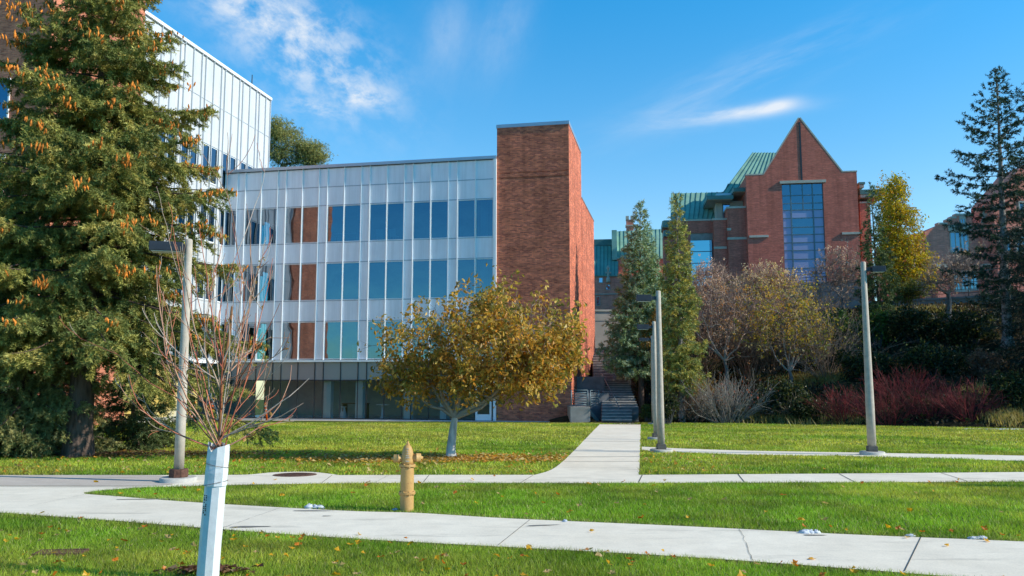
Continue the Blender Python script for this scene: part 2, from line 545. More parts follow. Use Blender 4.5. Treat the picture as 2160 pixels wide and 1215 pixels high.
def cloud(px, py, sx, sy, rot, nscale, stretch, lo, hi, amt, detail=9.0, seed=0.):
    d = ray(px, py); u0, v0 = d[0] / d[1], d[2] / d[1]
    du = wmath('SUBTRACT', U, u0); dv = wmath('SUBTRACT', V, v0)
    c_, s_ = math.cos(rot), math.sin(rot)
    a = wmath('MULTIPLY_ADD', du, c_, wmath('MULTIPLY', dv, s_)); b = wmath('MULTIPLY_ADD', dv, c_, wmath('MULTIPLY', du, -s_))
    r2 = wmath('ADD', wmath('POWER', wmath('DIVIDE', a, sx / F), 2.0), wmath('POWER', wmath('DIVIDE', b, sy / F), 2.0))
    g = wmath('POWER', 2.718, wmath('MULTIPLY', r2, -1.0))
    cx = wn('ShaderNodeCombineXYZ'); wt.links.new(a, cx.inputs[0]); wt.links.new(wmath('MULTIPLY', b, stretch), cx.inputs[1]); cx.inputs[2].default_value = seed
    nz = wn('ShaderNodeTexNoise'); nz.inputs['Scale'].default_value = nscale; nz.inputs['Detail'].default_value = detail; nz.inputs['Roughness'].default_value = .62
    nz.inputs['Distortion'].default_value = .12
    wt.links.new(cx.outputs[0], nz.inputs['Vector'])
    mr = wn('ShaderNodeMapRange', interpolation_type='SMOOTHSTEP'); mr.inputs['From Min'].default_value = lo; mr.inputs['From Max'].default_value = hi
    wt.links.new(nz.outputs['Fac'], mr.inputs['Value'])
    front = wmath('GREATER_THAN', sp.outputs[1], .05)
    return wmath('MULTIPLY', wmath('MULTIPLY', wmath('MULTIPLY', g, mr.outputs[0]), amt), front)


cl = [cloud(640, 100, 200, 95, math.radians(-38), 20, 1.4, .37, .70, .9, 12, 1.3),
      cloud(520, 15, 130, 60, math.radians(-20), 16, 1.6, .34, .7, .8, 12, 4.1),
      cloud(765, 205, 60, 26, math.radians(-8), 26, 1.8, .32, .64, .85, 10, 2.2),
      cloud(660, 225, 70, 22, math.radians(-12), 26, 1.8, .38, .70, .6, 10, 6.2),
      cloud(1575, 236, 115, 15, math.radians(7), 9, 4, .2, .6, .75, 7, 7.7),
      cloud(1640, 222, 42, 12, math.radians(14), 12, 4, .2, .55, .65, 7, 5.7),
      cloud(1440, 252, 130, 26, math.radians(4), 7, 4, .3, .75, .36, 7, 9.1),
      cloud(940, 70, 60, 110, math.radians(-12), 9, .5, .34, .8, .34, 9, 3.3),
      cloud(1060, 60, 55, 120, math.radians(-18), 9, .5, .36, .8, .32, 9, 5.3),
      cloud(1600, 150, 290, 50, math.radians(24), 5, 6, .33, .8, .30, 8, 8.3)]
tot = cl[0]
for c_ in cl[1:]: tot = wmath('ADD', tot, c_)
tot = wmath('MINIMUM', tot, .92)
mxw = wn('ShaderNodeMix', data_type='RGBA'); wt.links.new(tot, mxw.inputs[0]); wt.links.new(m3.outputs[2], mxw.inputs[6])
mxw.inputs[7].default_value = (5.6, 6.0, 6.5, 1)
bg = wn('ShaderNodeBackground'); bg.inputs['Strength'].default_value = .15
wt.links.new(mxw.outputs[2], bg.inputs['Color'])
wo = wn('ShaderNodeOutputWorld'); wt.links.new(bg.outputs[0], wo.inputs['Surface'])
sc.view_settings.view_transform = 'Standard'; sc.view_settings.look = 'None'; sc.view_settings.exposure = 0
sc.render.engine = 'CYCLES'
try:
    sc.cycles.use_denoising = True; sc.cycles.max_bounces = 7; sc.cycles.transparent_max_bounces = 10
    sc.cycles.caustics_reflective = False; sc.cycles.sample_clamp_indirect = 6
except Exception: pass
# ==================================================================== terrain
def sstep(a, b, x):
    t = np.clip((x - a) / (b - a), 0, 1); return t * t * (3 - 2 * t)


def Y0(x): return np.interp(x, [-50, 12, 23, 40, 90], [46.4, 46.0, 37.6, 34.5, 34])


def YW(x): return np.interp(x, [0, 18, 23.6, 37.7, 60], [75, 74, 70, 60, 50])


def terrain(x, y):
    x = np.asarray(x, float); y = np.asarray(y, float)
    y0 = Y0(x); yw = YW(x)
    t = np.clip((y - y0) / (yw - y0), 0, 1)
    zt = np.interp(x, [0, 7, 20, 30], [5.2, 5.2, 7.2, 7.4])
    prof = t * .8 + .2 * t * t * (3 - 2 * t)
    base = gz(np.minimum(y, y0))
    h = base + (zt - base) * prof * sstep(2.0, 5.0, x)
    carve = sstep(4.6, 5.2, x) * (1 - sstep(8.6, 9.6, x)) * sstep(46.4, 48, y) * (1 - sstep(64, 67, y))
    return h - .75 * carve


def tz(x, y): return float(terrain(x, y))


g = MB(); g.poly([(-1500, -300, gz(-300)), (1500, -300, gz(-300)), (1500, 1500, gz(1500)), (-1500, 1500, gz(1500))])
tag(g.build('ground', M['ground']), kind='structure')

nx, ny = 150, 90
xs = np.concatenate([np.linspace(2.2, 45, nx - 25), np.linspace(47, 260, 25)])
V = []
for j in range(ny):
    for x in xs:
        tt = j / (ny - 24)
        y0 = float(Y0(x)); yw = float(YW(x))
        y = y0 - .5 + (yw + 2 - y0) * tt if tt <= 1 else yw + 2 + ((tt - 1) * (ny - 24)) ** 2 * .45
        z = tz(x, y)
        if j == 0: z = gz(y) - .05
        V.append((x, y, z + (.16 * math.sin(x * 1.7 + y * .9) * math.sin(y * 1.3 - x * .6) * min(1, j / 6) if tt < .95 else 0)))
me = bpy.data.meshes.new('hillside')
me.from_pydata(V, [], [[j * nx + i, j * nx + i + 1, (j + 1) * nx + i + 1, (j + 1) * nx + i] for j in range(ny - 1) for i in range(nx - 1)])
me.polygons.foreach_set('use_smooth', [True] * len(me.polygons)); me.materials.append(M['hill'])
tag(link('hillside', me), kind='structure')

# low wooded ridge far behind the viewer (the windows mirror it)
g = MB(); pts = []
rr = random.Random(5)
for i in range(61):
    x = -300 + i * 10
    pts.append((x, 9 + 4 * math.sin(i * .31) + 3 * math.sin(i * .83 + 1) + rr.uniform(-1.2, 1.2)))
for i in range(60):
    (xa, za), (xb, zb) = pts[i], pts[i + 1]
    g.poly([(xb, -160, -2), (xa, -160, -2), (xa, -185, za), (xb, -185, zb)])
    g.poly([(xb, -185, zb), (xa, -185, za), (xa, -260, -2), (xb, -260, -2)])
tag(g.build('hills', M['hill']), kind='structure')


# ------------------------------------------------------------------ paths
def cat(pts, closed=False, n=6):
    out = []
    P = [np.array(p, float) for p in pts]
    for i in range(len(P) - 1):
        p0 = P[i - 1] if i else P[i]; p1 = P[i]; p2 = P[i + 1]; p3 = P[i + 2] if i + 2 < len(P) else P[i + 1]
        for k in range(n):
            t = k / n
            out.append(.5 * ((2 * p1) + (-p0 + p2) * t + (2 * p0 - 5 * p1 + 4 * p2 - p3) * t * t + (-p0 + 3 * p1 - 3 * p2 + p3) * t ** 3))
    out.append(P[-1]); return out


def G2(pts): return [gnd(*p)[:2] for p in pts]


low = cat(G2([(-420, 1046), (-150, 1069), (0, 1083), (210, 1098), (420, 1115), (720, 1137), (1080, 1157), (1440, 1177), (1800, 1203), (2120, 1229), (2420, 1254), (3100, 1306)]))
upn = cat(G2([(3100, 1218), (2420, 1160), (2160, 1145), (1800, 1130), (1440, 1112), (1080, 1096), (880, 1084), (720, 1079), (420, 1062), (240, 1048)]))
tip = cat(G2([(240, 1048), (185, 1044), (178, 1041), (195, 1038.5)]), n=4)
isl = cat(G2([(195, 1038.5), (240, 1034), (350, 1028.5), (720, 1021), (1300, 1020.5), (1800, 1019), (2160, 1018), (2500, 1017), (3500, 1012)]))
upm = cat(G2([(3500, 985), (2500, 994), (2160, 997), (1800, 1000), (1348, 1003)]))
wr = cat(G2([(1348, 1003), (1350, 955), (1352, 896)]), n=4)
wl = cat(G2([(1265, 895.5), (1243, 918), (1217, 945), (1190, 972), (1163, 992), (1128, 1003)]))
upl = cat(G2([(1128, 1003), (900, 1003), (715, 1003.5)]), n=3) + cat(G2([(715, 1003.5), (690, 1000), (650, 996.5), (580, 997.5), (530, 1002), (500, 1003)]), n=5)[1:] + cat(G2([(500, 1003), (340, 1003.5), (0, 1003.5), (-420, 1003)]), n=3)[1:]
WALK = low + upn + tip[1:] + isl[1:] + upm + wr[1:] + wl + upl[1:]
TA = cat(G2([(1353.5, 943), (1440, 947), (1580, 951.5), (1800, 955.5), (2160, 962), (2600, 970), (3400, 985)]))
TB = cat(G2([(3400, 1000), (2600, 982), (2160, 973.5), (2000, 968.5), (1870, 965.5), (1760, 963), (1560, 960), (1440, 955), (1353.5, 951)]))
SIDE = TA + TB


def sheet(name, poly, m, dz, kind='structure', mats=None):
    pts = [Vector((p[0], p[1], gz(p[1]) + dz)) for p in poly]
    tr = tessellate_polygon([pts])
    me = bpy.data.meshes.new(name)
    me.from_pydata([tuple(p) for p in pts], [], [list(t) if (pts[t[1]] - pts[t[0]]).cross(pts[t[2]] - pts[t[0]]).z > 0 else list(t)[::-1] for t in tr])
    me.materials.append(m)
    o = link(name, me); tag(o, kind=kind); return o


def inset(poly, d):
    P = np.array(poly); n = len(P)
    e = np.roll(P, -1, 0) - np.roll(P, 1, 0); L = np.linalg.norm(e, axis=1, keepdims=True); e = e / np.maximum(L, 1e-6)
    nn = np.stack([e[:, 1], -e[:, 0]], 1)
    ar = .5 * np.sum(P[:, 0] * np.roll(P[:, 1], -1) - np.roll(P[:, 0], -1) * P[:, 1])
    return P + nn * (d if ar > 0 else -d)


sheet('path_edge_soil', inset(WALK, .035), M['soil'], .004)
sheet('path', WALK, M['walk'], .012)
sheet('side_path_edge_soil', inset(SIDE, .03), M['soil'], .004)
sheet('side_path', SIDE, M['walk'], .0122)
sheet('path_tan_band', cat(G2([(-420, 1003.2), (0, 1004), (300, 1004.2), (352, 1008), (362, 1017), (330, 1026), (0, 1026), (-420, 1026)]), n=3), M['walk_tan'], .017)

g = MB()


def strip(a, b, wd, dz=.017):
    p = gnd(*a); q = gnd(*b); p = np.array([p[0], p[1]]); q = np.array([q[0], q[1]])
    d = (q - p) / np.linalg.norm(q - p); nn = np.array([-d[1], d[0]]) * wd / 2
    g.poly([(*(p - nn), gz((p - nn)[1]) + dz), (*(q - nn), gz((q - nn)[1]) + dz), (*(q + nn), gz((q + nn)[1]) + dz), (*(p + nn), gz((p + nn)[1]) + dz)])


for a, b, wd in [((1943, 1136), (1908, 1209), .009), ((1557, 1002), (1571, 1019.5), .015), ((1770, 1001), (1803, 1018.5), .015), ((1985, 999), (2043, 1017.5), .015),
                 ((1355, 1003.5), (1347, 1019.5), .015), ((1231, 931.6), (1350.5, 931.6), .07), ((1199, 964.8), (1349, 964.6), .05), ((1190, 975.2), (1348.5, 974.8), .035),  # the wider strips are plain dark lines across the straight walk
                 ((1125, 1004), (1100, 1019), .01), ((905, 1004), (893, 1019), .01), ((700, 1004.5), (679, 1020), .01), ((1118, 1099), (1050, 1154), .006),
                 ((2115, 961.8), (2160, 963), .02)]:
    strip(a, b, wd)
strip((0, 1028), (344, 1029), .028, .018)
rc = random.Random(21)
def crack(a, b, wd=.004, n=14, j=.006):
    p = gnd(*a)[:2]; q = gnd(*b)[:2]; pts_ = [p + (q - p) * i / n + np.array([rc.gauss(0, j), rc.gauss(0, j)]) * (0 < i < n) for i in range(n + 1)]
    for u, v in zip(pts_, pts_[1:]):
        d = (v - u) / np.linalg.norm(v - u); m_ = np.array([-d[1], d[0]]) * wd * rc.uniform(.3, .7)
        g.poly([(*(u - m_), gz((u - m_)[1]) + .0168), (*(v - m_), gz((v - m_)[1]) + .0168), (*(v + m_), gz((v + m_)[1]) + .0168), (*(u + m_), gz((u + m_)[1]) + .0168)])
for a, b in [((590, 1074), (470, 1116)), ((1560, 1118), (1590, 1188)), ((820, 1004), (790, 1020)), ((250, 1030), (60, 1070))]: crack(a, b)
tag(g.build('path_joints_and_lines', M['joint_line']), kind='structure')
# damp stains where snow has melted
for k, (x, y, rx, ry, rot) in enumerate([(528, 1114, .20, .05, .1), (1145, 1111, .20, .028, .25), (660, 1080, .24, .035, 0), (690, 1091, .06, .02, 0), (1720, 1132, .12, .03, 0), (330, 1055, .5, .03, .1)]):
    c = gnd(x, y); r = random.Random(k)
    pl = []
    for i in range(18):
        t = i * 2 * math.pi / 18; q = r.uniform(.75, 1.15)
        ex, ey = rx * math.cos(t) * q, ry * math.sin(t) * q * (1 - .5 * math.cos(t))
        pl.append((c[0] + ex * math.cos(rot) - ey * math.sin(rot), c[1] + ex * math.sin(rot) + ey * math.cos(rot)))
    sheet('damp_patch', pl, M['wet'], .0165)
# narrow pavement strip along the buildings
Rw = gnd(1047, 889); ANG = -math.atan2(1, 5.02)
ax = np.array([math.cos(ANG), math.sin(ANG)]); bx = np.array([-ax[1], ax[0]])
lw = lambda x, y: Rw[:2] + ax * x + bx * y
APRON = [lw(-19, -.9), lw(4.55, -.9), lw(6.0, -3.0), lw(8.4, -3.4), lw(8.4, -2.0), lw(6.6, .6), lw(4.6, 1.5), lw(-19, .3)]
sheet('pavement', APRON, M['walk'], .0085)


def inpoly(px, py, poly):
    P = np.asarray(poly); ins = np.zeros(len(px), bool)
    x0, y0 = P[:, 0], P[:, 1]; x1, y1 = np.roll(x0, -1), np.roll(y0, -1)
    for a, b, c, d in zip(x0, y0, x1, y1):
        if b == d: continue
        cnd = ((b > py) != (d > py)) & (px < (c - a) * (py - b) / (d - b) + a)
        ins ^= cnd
    return ins


def lx(px, py):      # building-local coordinates
    d = np.stack([px - Rw[0], py - Rw[1]], 1); return d @ ax, d @ bx


def ongrass(px, py):
    ok = ~inpoly(px, py, WALK) & ~inpoly(px, py, SIDE) & ~inpoly(px, py, APRON)
    u, v = lx(px, py)
    ok &= ~((u > -18.6) & (u < 4.7) & (v > -.9)) & ~((u <= -18.4) & (v > -16.5)) & (py < Y0(px) + .3)
    return ok


RN = np.random.default_rng(11)


def vnoise(x, y, s, seed):
    r = np.random.default_rng(seed); T = r.random((64, 64)); x = x / s; y = y / s
    xi = np.floor(x).astype(int); yi = np.floor(y).astype(int); fx = x - xi; fy = y - yi
    fx = fx * fx * (3 - 2 * fx); fy = fy * fy * (3 - 2 * fy)
    q = lambda a, b: T[a % 64, b % 64]
    return (q(xi, yi) * (1 - fx) + q(xi + 1, yi) * fx) * (1 - fy) + (q(xi, yi + 1) * (1 - fx) + q(xi + 1, yi + 1) * fx) * fy


def grass_zone(y0, y1, dens, wid, hgt, mar=3.5):
    k = 1080 / F * 1.06
    n = int((y1 - y0) * (2 * k * (y0 + y1) / 2 + 2 * mar) * dens)
    y = RN.uniform(y0, y1, int(n * 1.25)); x = RN.uniform(-1, 1, len(y)) * (k * y1 + mar)
    s = np.abs(x) < k * y + mar
    x, y = x[s], y[s]
    s = ongrass(x, y) & (RN.random(len(x)) < .55 + .45 * vnoise(x, y, .12, 6)); x, y = x[s], y[s]; n = len(x)
    z = gz(y)
    th = RN.uniform(0, 2 * math.pi, n); h = hgt * RN.uniform(.55, 1.35, n) * (.75 + .5 * vnoise(x, y, .5, 1)); ww = wid * RN.uniform(.6, 1.4, n)
    ln_ = h * RN.uniform(.15, 1.0, n); t2 = RN.uniform(0, 2 * math.pi, n)
    dx, dy = np.cos(th) * ww / 2, np.sin(th) * ww / 2
    b = np.stack([x, y, z], 1)
    T = b + np.stack([np.cos(t2) * ln_, np.sin(t2) * ln_, h], 1)
    A = b - np.stack([dx, dy, np.zeros(n)], 1); B = b + np.stack([dx, dy, np.zeros(n)], 1)
    nz = vnoise(x, y, 3.2, 2) * .6 + vnoise(x, y, .6, 3) * .4
    far = np.clip((y - 20) / 20, 0, 1) * (vnoise(x, y * 1.7, 6, 4) > .42)
    dry = np.clip((nz - .5) * 1.5 + .14 + np.clip((y - 12) / 14, 0, .3) + .42 * far, 0, .95)[:, None] * RN.uniform(.3, 1.3, (n, 1))
    gcol = np.array([.27, .46, .03]); ycol = np.array([.72, .64, .10]); scol = np.array([.62, .55, .26])
    c = gcol * (1 - dry) + ycol * dry
    if y1 < 16:
        k_ = 0.
        for ox, oy in ((.1, 0), (-.1, 0), (0, .13), (0, -.13)): k_ = k_ + (~ongrass(x + ox, y + oy))
        e_ = (np.clip(k_, 0, 1) * RN.uniform(0, .75, n))[:, None]; c = c * (1 - e_) + np.array([.42, .34, .15]) * e_
    st = RN.random(n) < .05 + .03 * far; c[st] = scol
    c *= RN.uniform(.5, 1.3, (n, 1)) * (.62 + .55 * vnoise(x, y, .45, 12) + .16 * (vnoise(x, y, 1.9, 13) > .5))[:, None]
    return np.stack([A, B, T], 1), c


Z = [grass_zone(5.4, 8.2, 7000, .0050, .040), grass_zone(8.2, 14, 3800, .0075, .042), grass_zone(14, 24, 1000, .016, .05), grass_zone(24, 47, 330, .03, .06)]
tag(soup('grass', np.concatenate([a for a, b in Z]), np.concatenate([b for a, b in Z]), M['grassb']), 'short green lawn grass between the concrete paths', 'grass', kind='stuff')


# ------------------------------------------------------------ fallen leaves
def leaf_quads(P, size, rng, flatness=.35):
    """small folded leaves lying about at points P -> (N*2,3,3) triangles, colour repeat 2"""
    n = len(P)
    th = rng.uniform(0, 2 * math.pi, n); L = size * rng.uniform(.6, 1.3, n); W = L * rng.uniform(.5, .8, n)
    f = np.stack([np.cos(th), np.sin(th), rng.normal(0, flatness, n)], 1); s = np.stack([-np.sin(th), np.cos(th), rng.normal(0, flatness, n)], 1)
    up = np.array([0, 0, 1.]) * (W * .25)[:, None]
    a = P - f * L[:, None] / 2; b = P + f * L[:, None] / 2; l = P + s * W[:, None] / 2 + up; r = P - s * W[:, None] / 2 + up
    return np.concatenate([np.stack([a, r, b], 1), np.stack([a, b, l], 1)], 0)


LEAFC = {'yellow': (.72, .38, .02), 'orange': (.62, .19, .02), 'tan': (.62, .42, .19)}
lm = {}
rng = np.random.default_rng(4)
for nm_, c in LEAFC.items():
    for v in range(3):
        q = []
        k = 9; ang = np.linspace(-2.6, 2.6, k); rad = np.array([.35, .8, .5, 1.0, .75, 1.15, .6, .85, .35]) * rng.uniform(.85, 1.15, k)
        rim = np.stack([np.sin(ang) * rad * .032, np.cos(ang) * rad * .034, rng.uniform(-.004, .016, k)], 1)
        tri = np.stack([np.repeat(np.zeros((1, 3)), k - 1, 0), rim[1:], rim[:-1]], 1)
        st = np.array([[[-.001, 0, 0], [.001, 0, 0], [0, -.04, .008]]])
        tri = np.concatenate([tri, st])
        o = soup('fallen_leaf', tri, np.array([c]) * rng.uniform(.75, 1.2, (len(tri), 1)), M['leaf'])
        lm[nm_, v] = o.data; bpy.data.objects.remove(o)
pts = []
while len(pts) < 300:
    if len(pts) < 215: y = rng.uniform(5.6, 8.6)
    elif len(pts) < 275: y = rng.uniform(9.0, 14)
    else: y = rng.uniform(14, 21)
    x = rng.uniform(-1, 1) * .66 * y
    edge = rng.random() < .07
    if not edge and not ongrass(np.array([x]), np.array([y]))[0]: continue
    if x > .2 * y and y > 9 and rng.random() < .6: continue
    if y < 8.7 and x > 1 and rng.random() < .35: continue
    pts.append((x, y, not ongrass(np.array([x]), np.array([y]))[0]))
for x, y, e in pts:
    k = rng.choice(['yellow', 'orange', 'tan'], p=[.42, .3, .28])
    o = link('fallen_leaf', lm[k, int(rng.integers(3))])
    o.location = (x, y, gz(y) + (.02 if e else .052)); o.rotation_euler = (rng.normal(.15, .3), rng.normal(0, .3), rng.uniform(0, 6.28)); s = rng.uniform(.7, 1.35) * (1 if y < 9 else 1.25); o.scale = (s, s, s)
    tag(o, f'small fallen {k} leaf lying on the grass or path', 'leaf', f'{k} fallen leaves scattered over the lawn')
tc_ = gnd(950, 968)
P = np.stack([rng.normal(tc_[0] - .1, 2.0, 3400), rng.normal(tc_[1] - .35, .62, 3400)], 1)
P2 = np.stack([rng.uniform(-12, 4.5, 900), rng.uniform(14.2, 22, 900)], 1)
P = np.concatenate([P, P2]); P = P[ongrass(P[:, 0], P[:, 1])]
P3 = np.stack([P[:, 0], P[:, 1], gz(P[:, 1]) + rng.uniform(.03, .065, len(P))], 1)
cc = np.array([(.80, .48, .09), (.72, .34, .05), (.82, .60, .26), (.52, .27, .06)])[rng.integers(0, 4, len(P))] * rng.uniform(.6, 1.15, (len(P), 1))
tag(soup('leaf_litter', leaf_quads(P3, .085, rng), np.concatenate([cc, cc]), M['leaf']), 'golden brown leaf litter spread beneath the small autumn tree', 'leaf litter', kind='stuff')
# mulch under the spruces
c = gnd(230, 962)
P = np.stack([rng.normal(c[0], 1.9, 5000), rng.normal(c[1] + .3, .55, 5000)], 1); P = P[ongrass(P[:, 0], P[:, 1])]
q = gnd(440, 1208); P = np.concatenate([P, np.stack([rng.normal(q[0] + .05, .14, 260), rng.normal(q[1] - .1, .05, 260)], 1)])
P3 = np.stack([P[:, 0], P[:, 1], gz(P[:, 1]) + rng.uniform(.02, .06, len(P))], 1)
cc = np.array([(.16, .07, .035), (.22, .11, .06), (.30, .2, .11)])[rng.integers(0, 3, len(P))] * rng.uniform(.6, 1.2, (len(P), 1))
tag(soup('mulch', leaf_quads(P3, .07, rng, .2), np.concatenate([cc, cc]), M['leaf']), 'reddish brown bark mulch around the trunks of the spruces', 'mulch', kind='stuff')
# ==================================================================== main building
def hit(O, rz, px, py, axis, val):
    a = np.array([math.cos(rz), math.sin(rz), 0]); b = np.array([-a[1], a[0], 0])
    d = ray(px, py); o = np.array([0, 0, EYE]) - np.array(O)
    n = (a, b)[axis]; k = (val - o @ n) / (d @ n); p = o + d * k
    return p @ a, p @ b, p[2]


B = thing('campus_building', 'long campus building of white panels and blue windows with a brown brick stair tower', 'building', tuple(Rw), ANG)
BAY = 2.91; X0 = -.20
ZS = dict(w3=(11.30, 13.73), w2=(7.54, 9.985), w1=(3.765, 6.205))
XW = -18.57
vx = [X0]
for k in range(6):
    b0 = X0 - k * BAY
    vx += [b0 - 1.165, b0 - 2.33, b0 - 2.91]
vx.append(XW + .03)
vx = [v for v in vx]                       # mullion lines from right to left
ROWS = [16.20, 14.97, 13.73, 11.30, 9.985, 7.54, 6.205, 3.77]
# cladding panels, one mesh: the small gaps are its pattern
g = MB(); rr = random.Random(2)
cells = []
for i in range(len(vx) - 1):
    x1, x0 = vx[i], vx[i + 1]
    narrow = (i % 3 == 2) and i < 18
    for j in range(len(ROWS) - 1):
        z1, z0 = ROWS[j], ROWS[j + 1]
        win = j in (2, 4, 6) and not narrow
        if win: cells.append((i, j, x0, x1, z0, z1)); continue
        t = rr.uniform(-.004, .004)
        n = len(g.v); e = .012
        g.v += [(x0 + e, t, z0 + e), (x1 - e, -t, z0 + e), (x1 - e, -t + rr.uniform(-.003, .003), z1 - e), (x0 + e, t, z1 - e)]
        g.v += [(x0 + e, .06, z0 + e), (x1 - e, .06, z0 + e), (x1 - e, .06, z1 - e), (x0 + e, .06, z1 - e)]
        for q in ((0, 1, 2, 3), (1, 5, 6, 2), (5, 4, 7, 6), (4, 0, 3, 7), (3, 2, 6, 7), (4, 5, 1, 0)):
            g.f.append([n + a for a in q]); g.sm.append(False); g.mi.append(0)
g.build('panel_cladding', M['panel'], B)
# joints behind the panels + backing of the spandrels
g = MB()
for j in (0, 1, 3, 5):
    g.box(XW, -.02, .065, .2, ROWS[j + 1] + .02, ROWS[j] - .02)
for k in range(6):
    x1 = X0 - k * BAY - 2.33; g.box(x1 - .56, x1 - .02, .065, .2, 3.8, 13.7)
g.build('wall_backing', M['dark'], B)
for x in vx:
    g = MB(); g.box(x - .021, x + .021, -.085, .05, 3.75, 16.22); g.build('mullion', M['mull'], B)
g = MB(); g.box(-.17, -.01, -.16, .1, -.05, 16.22); g.build('corner_trim', M['mull'], B)
for z in (14.97, 13.74, 11.29, 9.995, 7.53, 6.215):
    g = MB(); g.box(XW + .05, -.18, -.022, .04, z - .026, z + .026); g.build('transom', M['coping'], B)
g = MB(); g.box(XW + .05, -.18, -.15, .1, 3.62, 3.745); g.build('sill_band', M['mull'], B)
g = MB(); g.box(XW + .02, -.02, -.17, .5, 16.23, 16.42); g.box(XW + .02, -.02, .5, 14, 16.1, 16.2); g.build('roof_coping', M['coping'], B)
pairs = {}
for c in cells: pairs.setdefault((c[0] // 3, c[1]), []).append(c)
for (k, j), cs in pairs.items():
    x0 = min(c[2] for c in cs); x1 = max(c[3] for c in cs); z0, z1 = cs[0][4], cs[0][5]
    g = MB()
    for c in cs:
        a, b = c[2] + .026, c[3] - .026
        g.box(a, b, .0, .05, z0 + .02, z0 + .06); g.box(a, b, .0, .05, z1 - .06, z1 - .02)
        g.box(a, a + .035, .0, .05, z0 + .06, z1 - .06); g.box(b - .035, b, .0, .05, z0 + .06, z1 - .06)
    w_ = g.build('window', M['mull'], B)
    for c in cs:
        a, b = c[2] + .055, c[3] - .055
        q = MB(); tx = rr.uniform(-.004, .004); tz_ = rr.uniform(-.005, .005)
        q.poly([(a, .03 + tx, z0 + .05), (b, .03 - tx, z0 + .05), (b, .03 - tx + tz_, z1 - .05), (a, .03 + tx + tz_, z1 - .05)])
        q.build('pane', M['glass'], w_)
# ground floor glazing
gx = [X0]
for k in range(6): gx += [X0 - k * BAY - 1.165, X0 - k * BAY - 2.33, X0 - k * BAY - 2.91]
gx.append(XW + .03)
fr = MB()
for x in gx: fr.box(x - .02, x + .02, .0, .08, .06, 3.61)
fr.box(XW, -.17, .0, .07, 2.44, 2.50); fr.box(XW, -.17, .0, .07, .05, .11)
sf = fr.build('shopfront_glazing', M['dark'], B)
for i in range(len(gx) - 1):
    a, b = gx[i + 1] + .02, gx[i] - .02
    q = MB(); q.poly([(a, .045, 2.5), (b, .045, 2.5), (b, .045 + rr.uniform(-.006, .006), 3.6), (a, .045 + rr.uniform(-.006, .006), 3.6)]); q.build('pane', M['spand_grey'], sf)
    if i == 0: continue
    q = MB(); t = rr.uniform(-.004, .004); q.poly([(a, .04 + t, .11), (b, .04 - t, .11), (b, .04 - t, 2.44), (a, .04 + t, 2.44)]); q.build('pane', M['glass_low'], sf)
g = MB(); g.box(XW - .2, 4.5, -.32, -.02, -.2, .05); g.build('plinth', M['coping'], B)
# white framed door by the tower
g = MB(); g.box(-1.30, -1.18, -.03, .06, .06, 2.2); g.box(-.42, -.30, -.03, .06, .06, 2.2); g.box(-1.18, -.42, -.03, .06, 2.08, 2.2); g.box(-1.18, -.42, -.03, .06, .06, .42)
dr = g.build('door', M['mull'], B)
g = MB(); g.poly([(-1.18, .01, .42), (-.42, .01, .42), (-.42, .01, 2.08), (-1.18, .01, 2.08)]); g.build('door_pane', M['glass_low'], dr)
g = MB(); g.box(-.50, -.47, -.10, -.07, .9, 1.35); g.build('handle', M['dark'], dr)
# interior: slabs, back wall, columns
g = MB()
for z0, z1 in ((3.0, 3.75), (6.5, 7.45), (10.25, 11.2), (13.95, 14.9)): g.box(XW + .1, -.1, .22, 9, z0, z1)
g.build('floor_slab', M['inter'], B)
g = MB(); g.box(XW + .1, -.1, 6.0, 6.2, 0, 16); g.box(-.1, -.02, .2, 9, 0, 16); g.build('back_wall', M['inter'], B)
g = MB(); g.box(XW, -.02, 13.6, 14, -.5, 16.1); g.box(XW, -.02, .2, 6, -.3, .0); g.build('rear_wall', M['panel'], B)
for x in (-1.1, -6.35, -12.2):
    g = MB(); g.lathe([(.24, 7.5), (.24, 10.2)], 16, (x, 1.3, 0)); g.lathe([(.24, 11.2), (.24, 13.9)], 16, (x, 1.3, 0)); g.build('column', M['interw'], B)
for x in (-5.75, -8.95, -11.1, -3.4):
    g = MB(); g.box(x - .24, x + .24, .35, .8, .0, 2.45); g.build('column', M['interw'], B)
# brick tower
g = MB(); g.box(0.0, 4.53, .0, 6.72, -.3, 14.92); g.box(0, 4.53, .03, 6.72, 14.92, 15.0); g.box(0.0, 4.53, -.012, 6.72, 15.0, 15.24); g.box(0, 4.53, .03, 6.72, 15.24, 15.30); g.box(0.0, 4.53, .0, 6.72, 15.30, 18.2)
g.box(0.05, 4.545, 6.72, 15.35, -.3, 15.02)
tw = g.build('brick_tower', M['brick'], B)
g = MB(); g.box(-.04, 4.56, -.04, 6.76, 18.2, 18.42); g.box(.02, 4.58, 6.77, 15.39, 15.02, 15.1); g.build('tower_coping', M['coping'], tw)
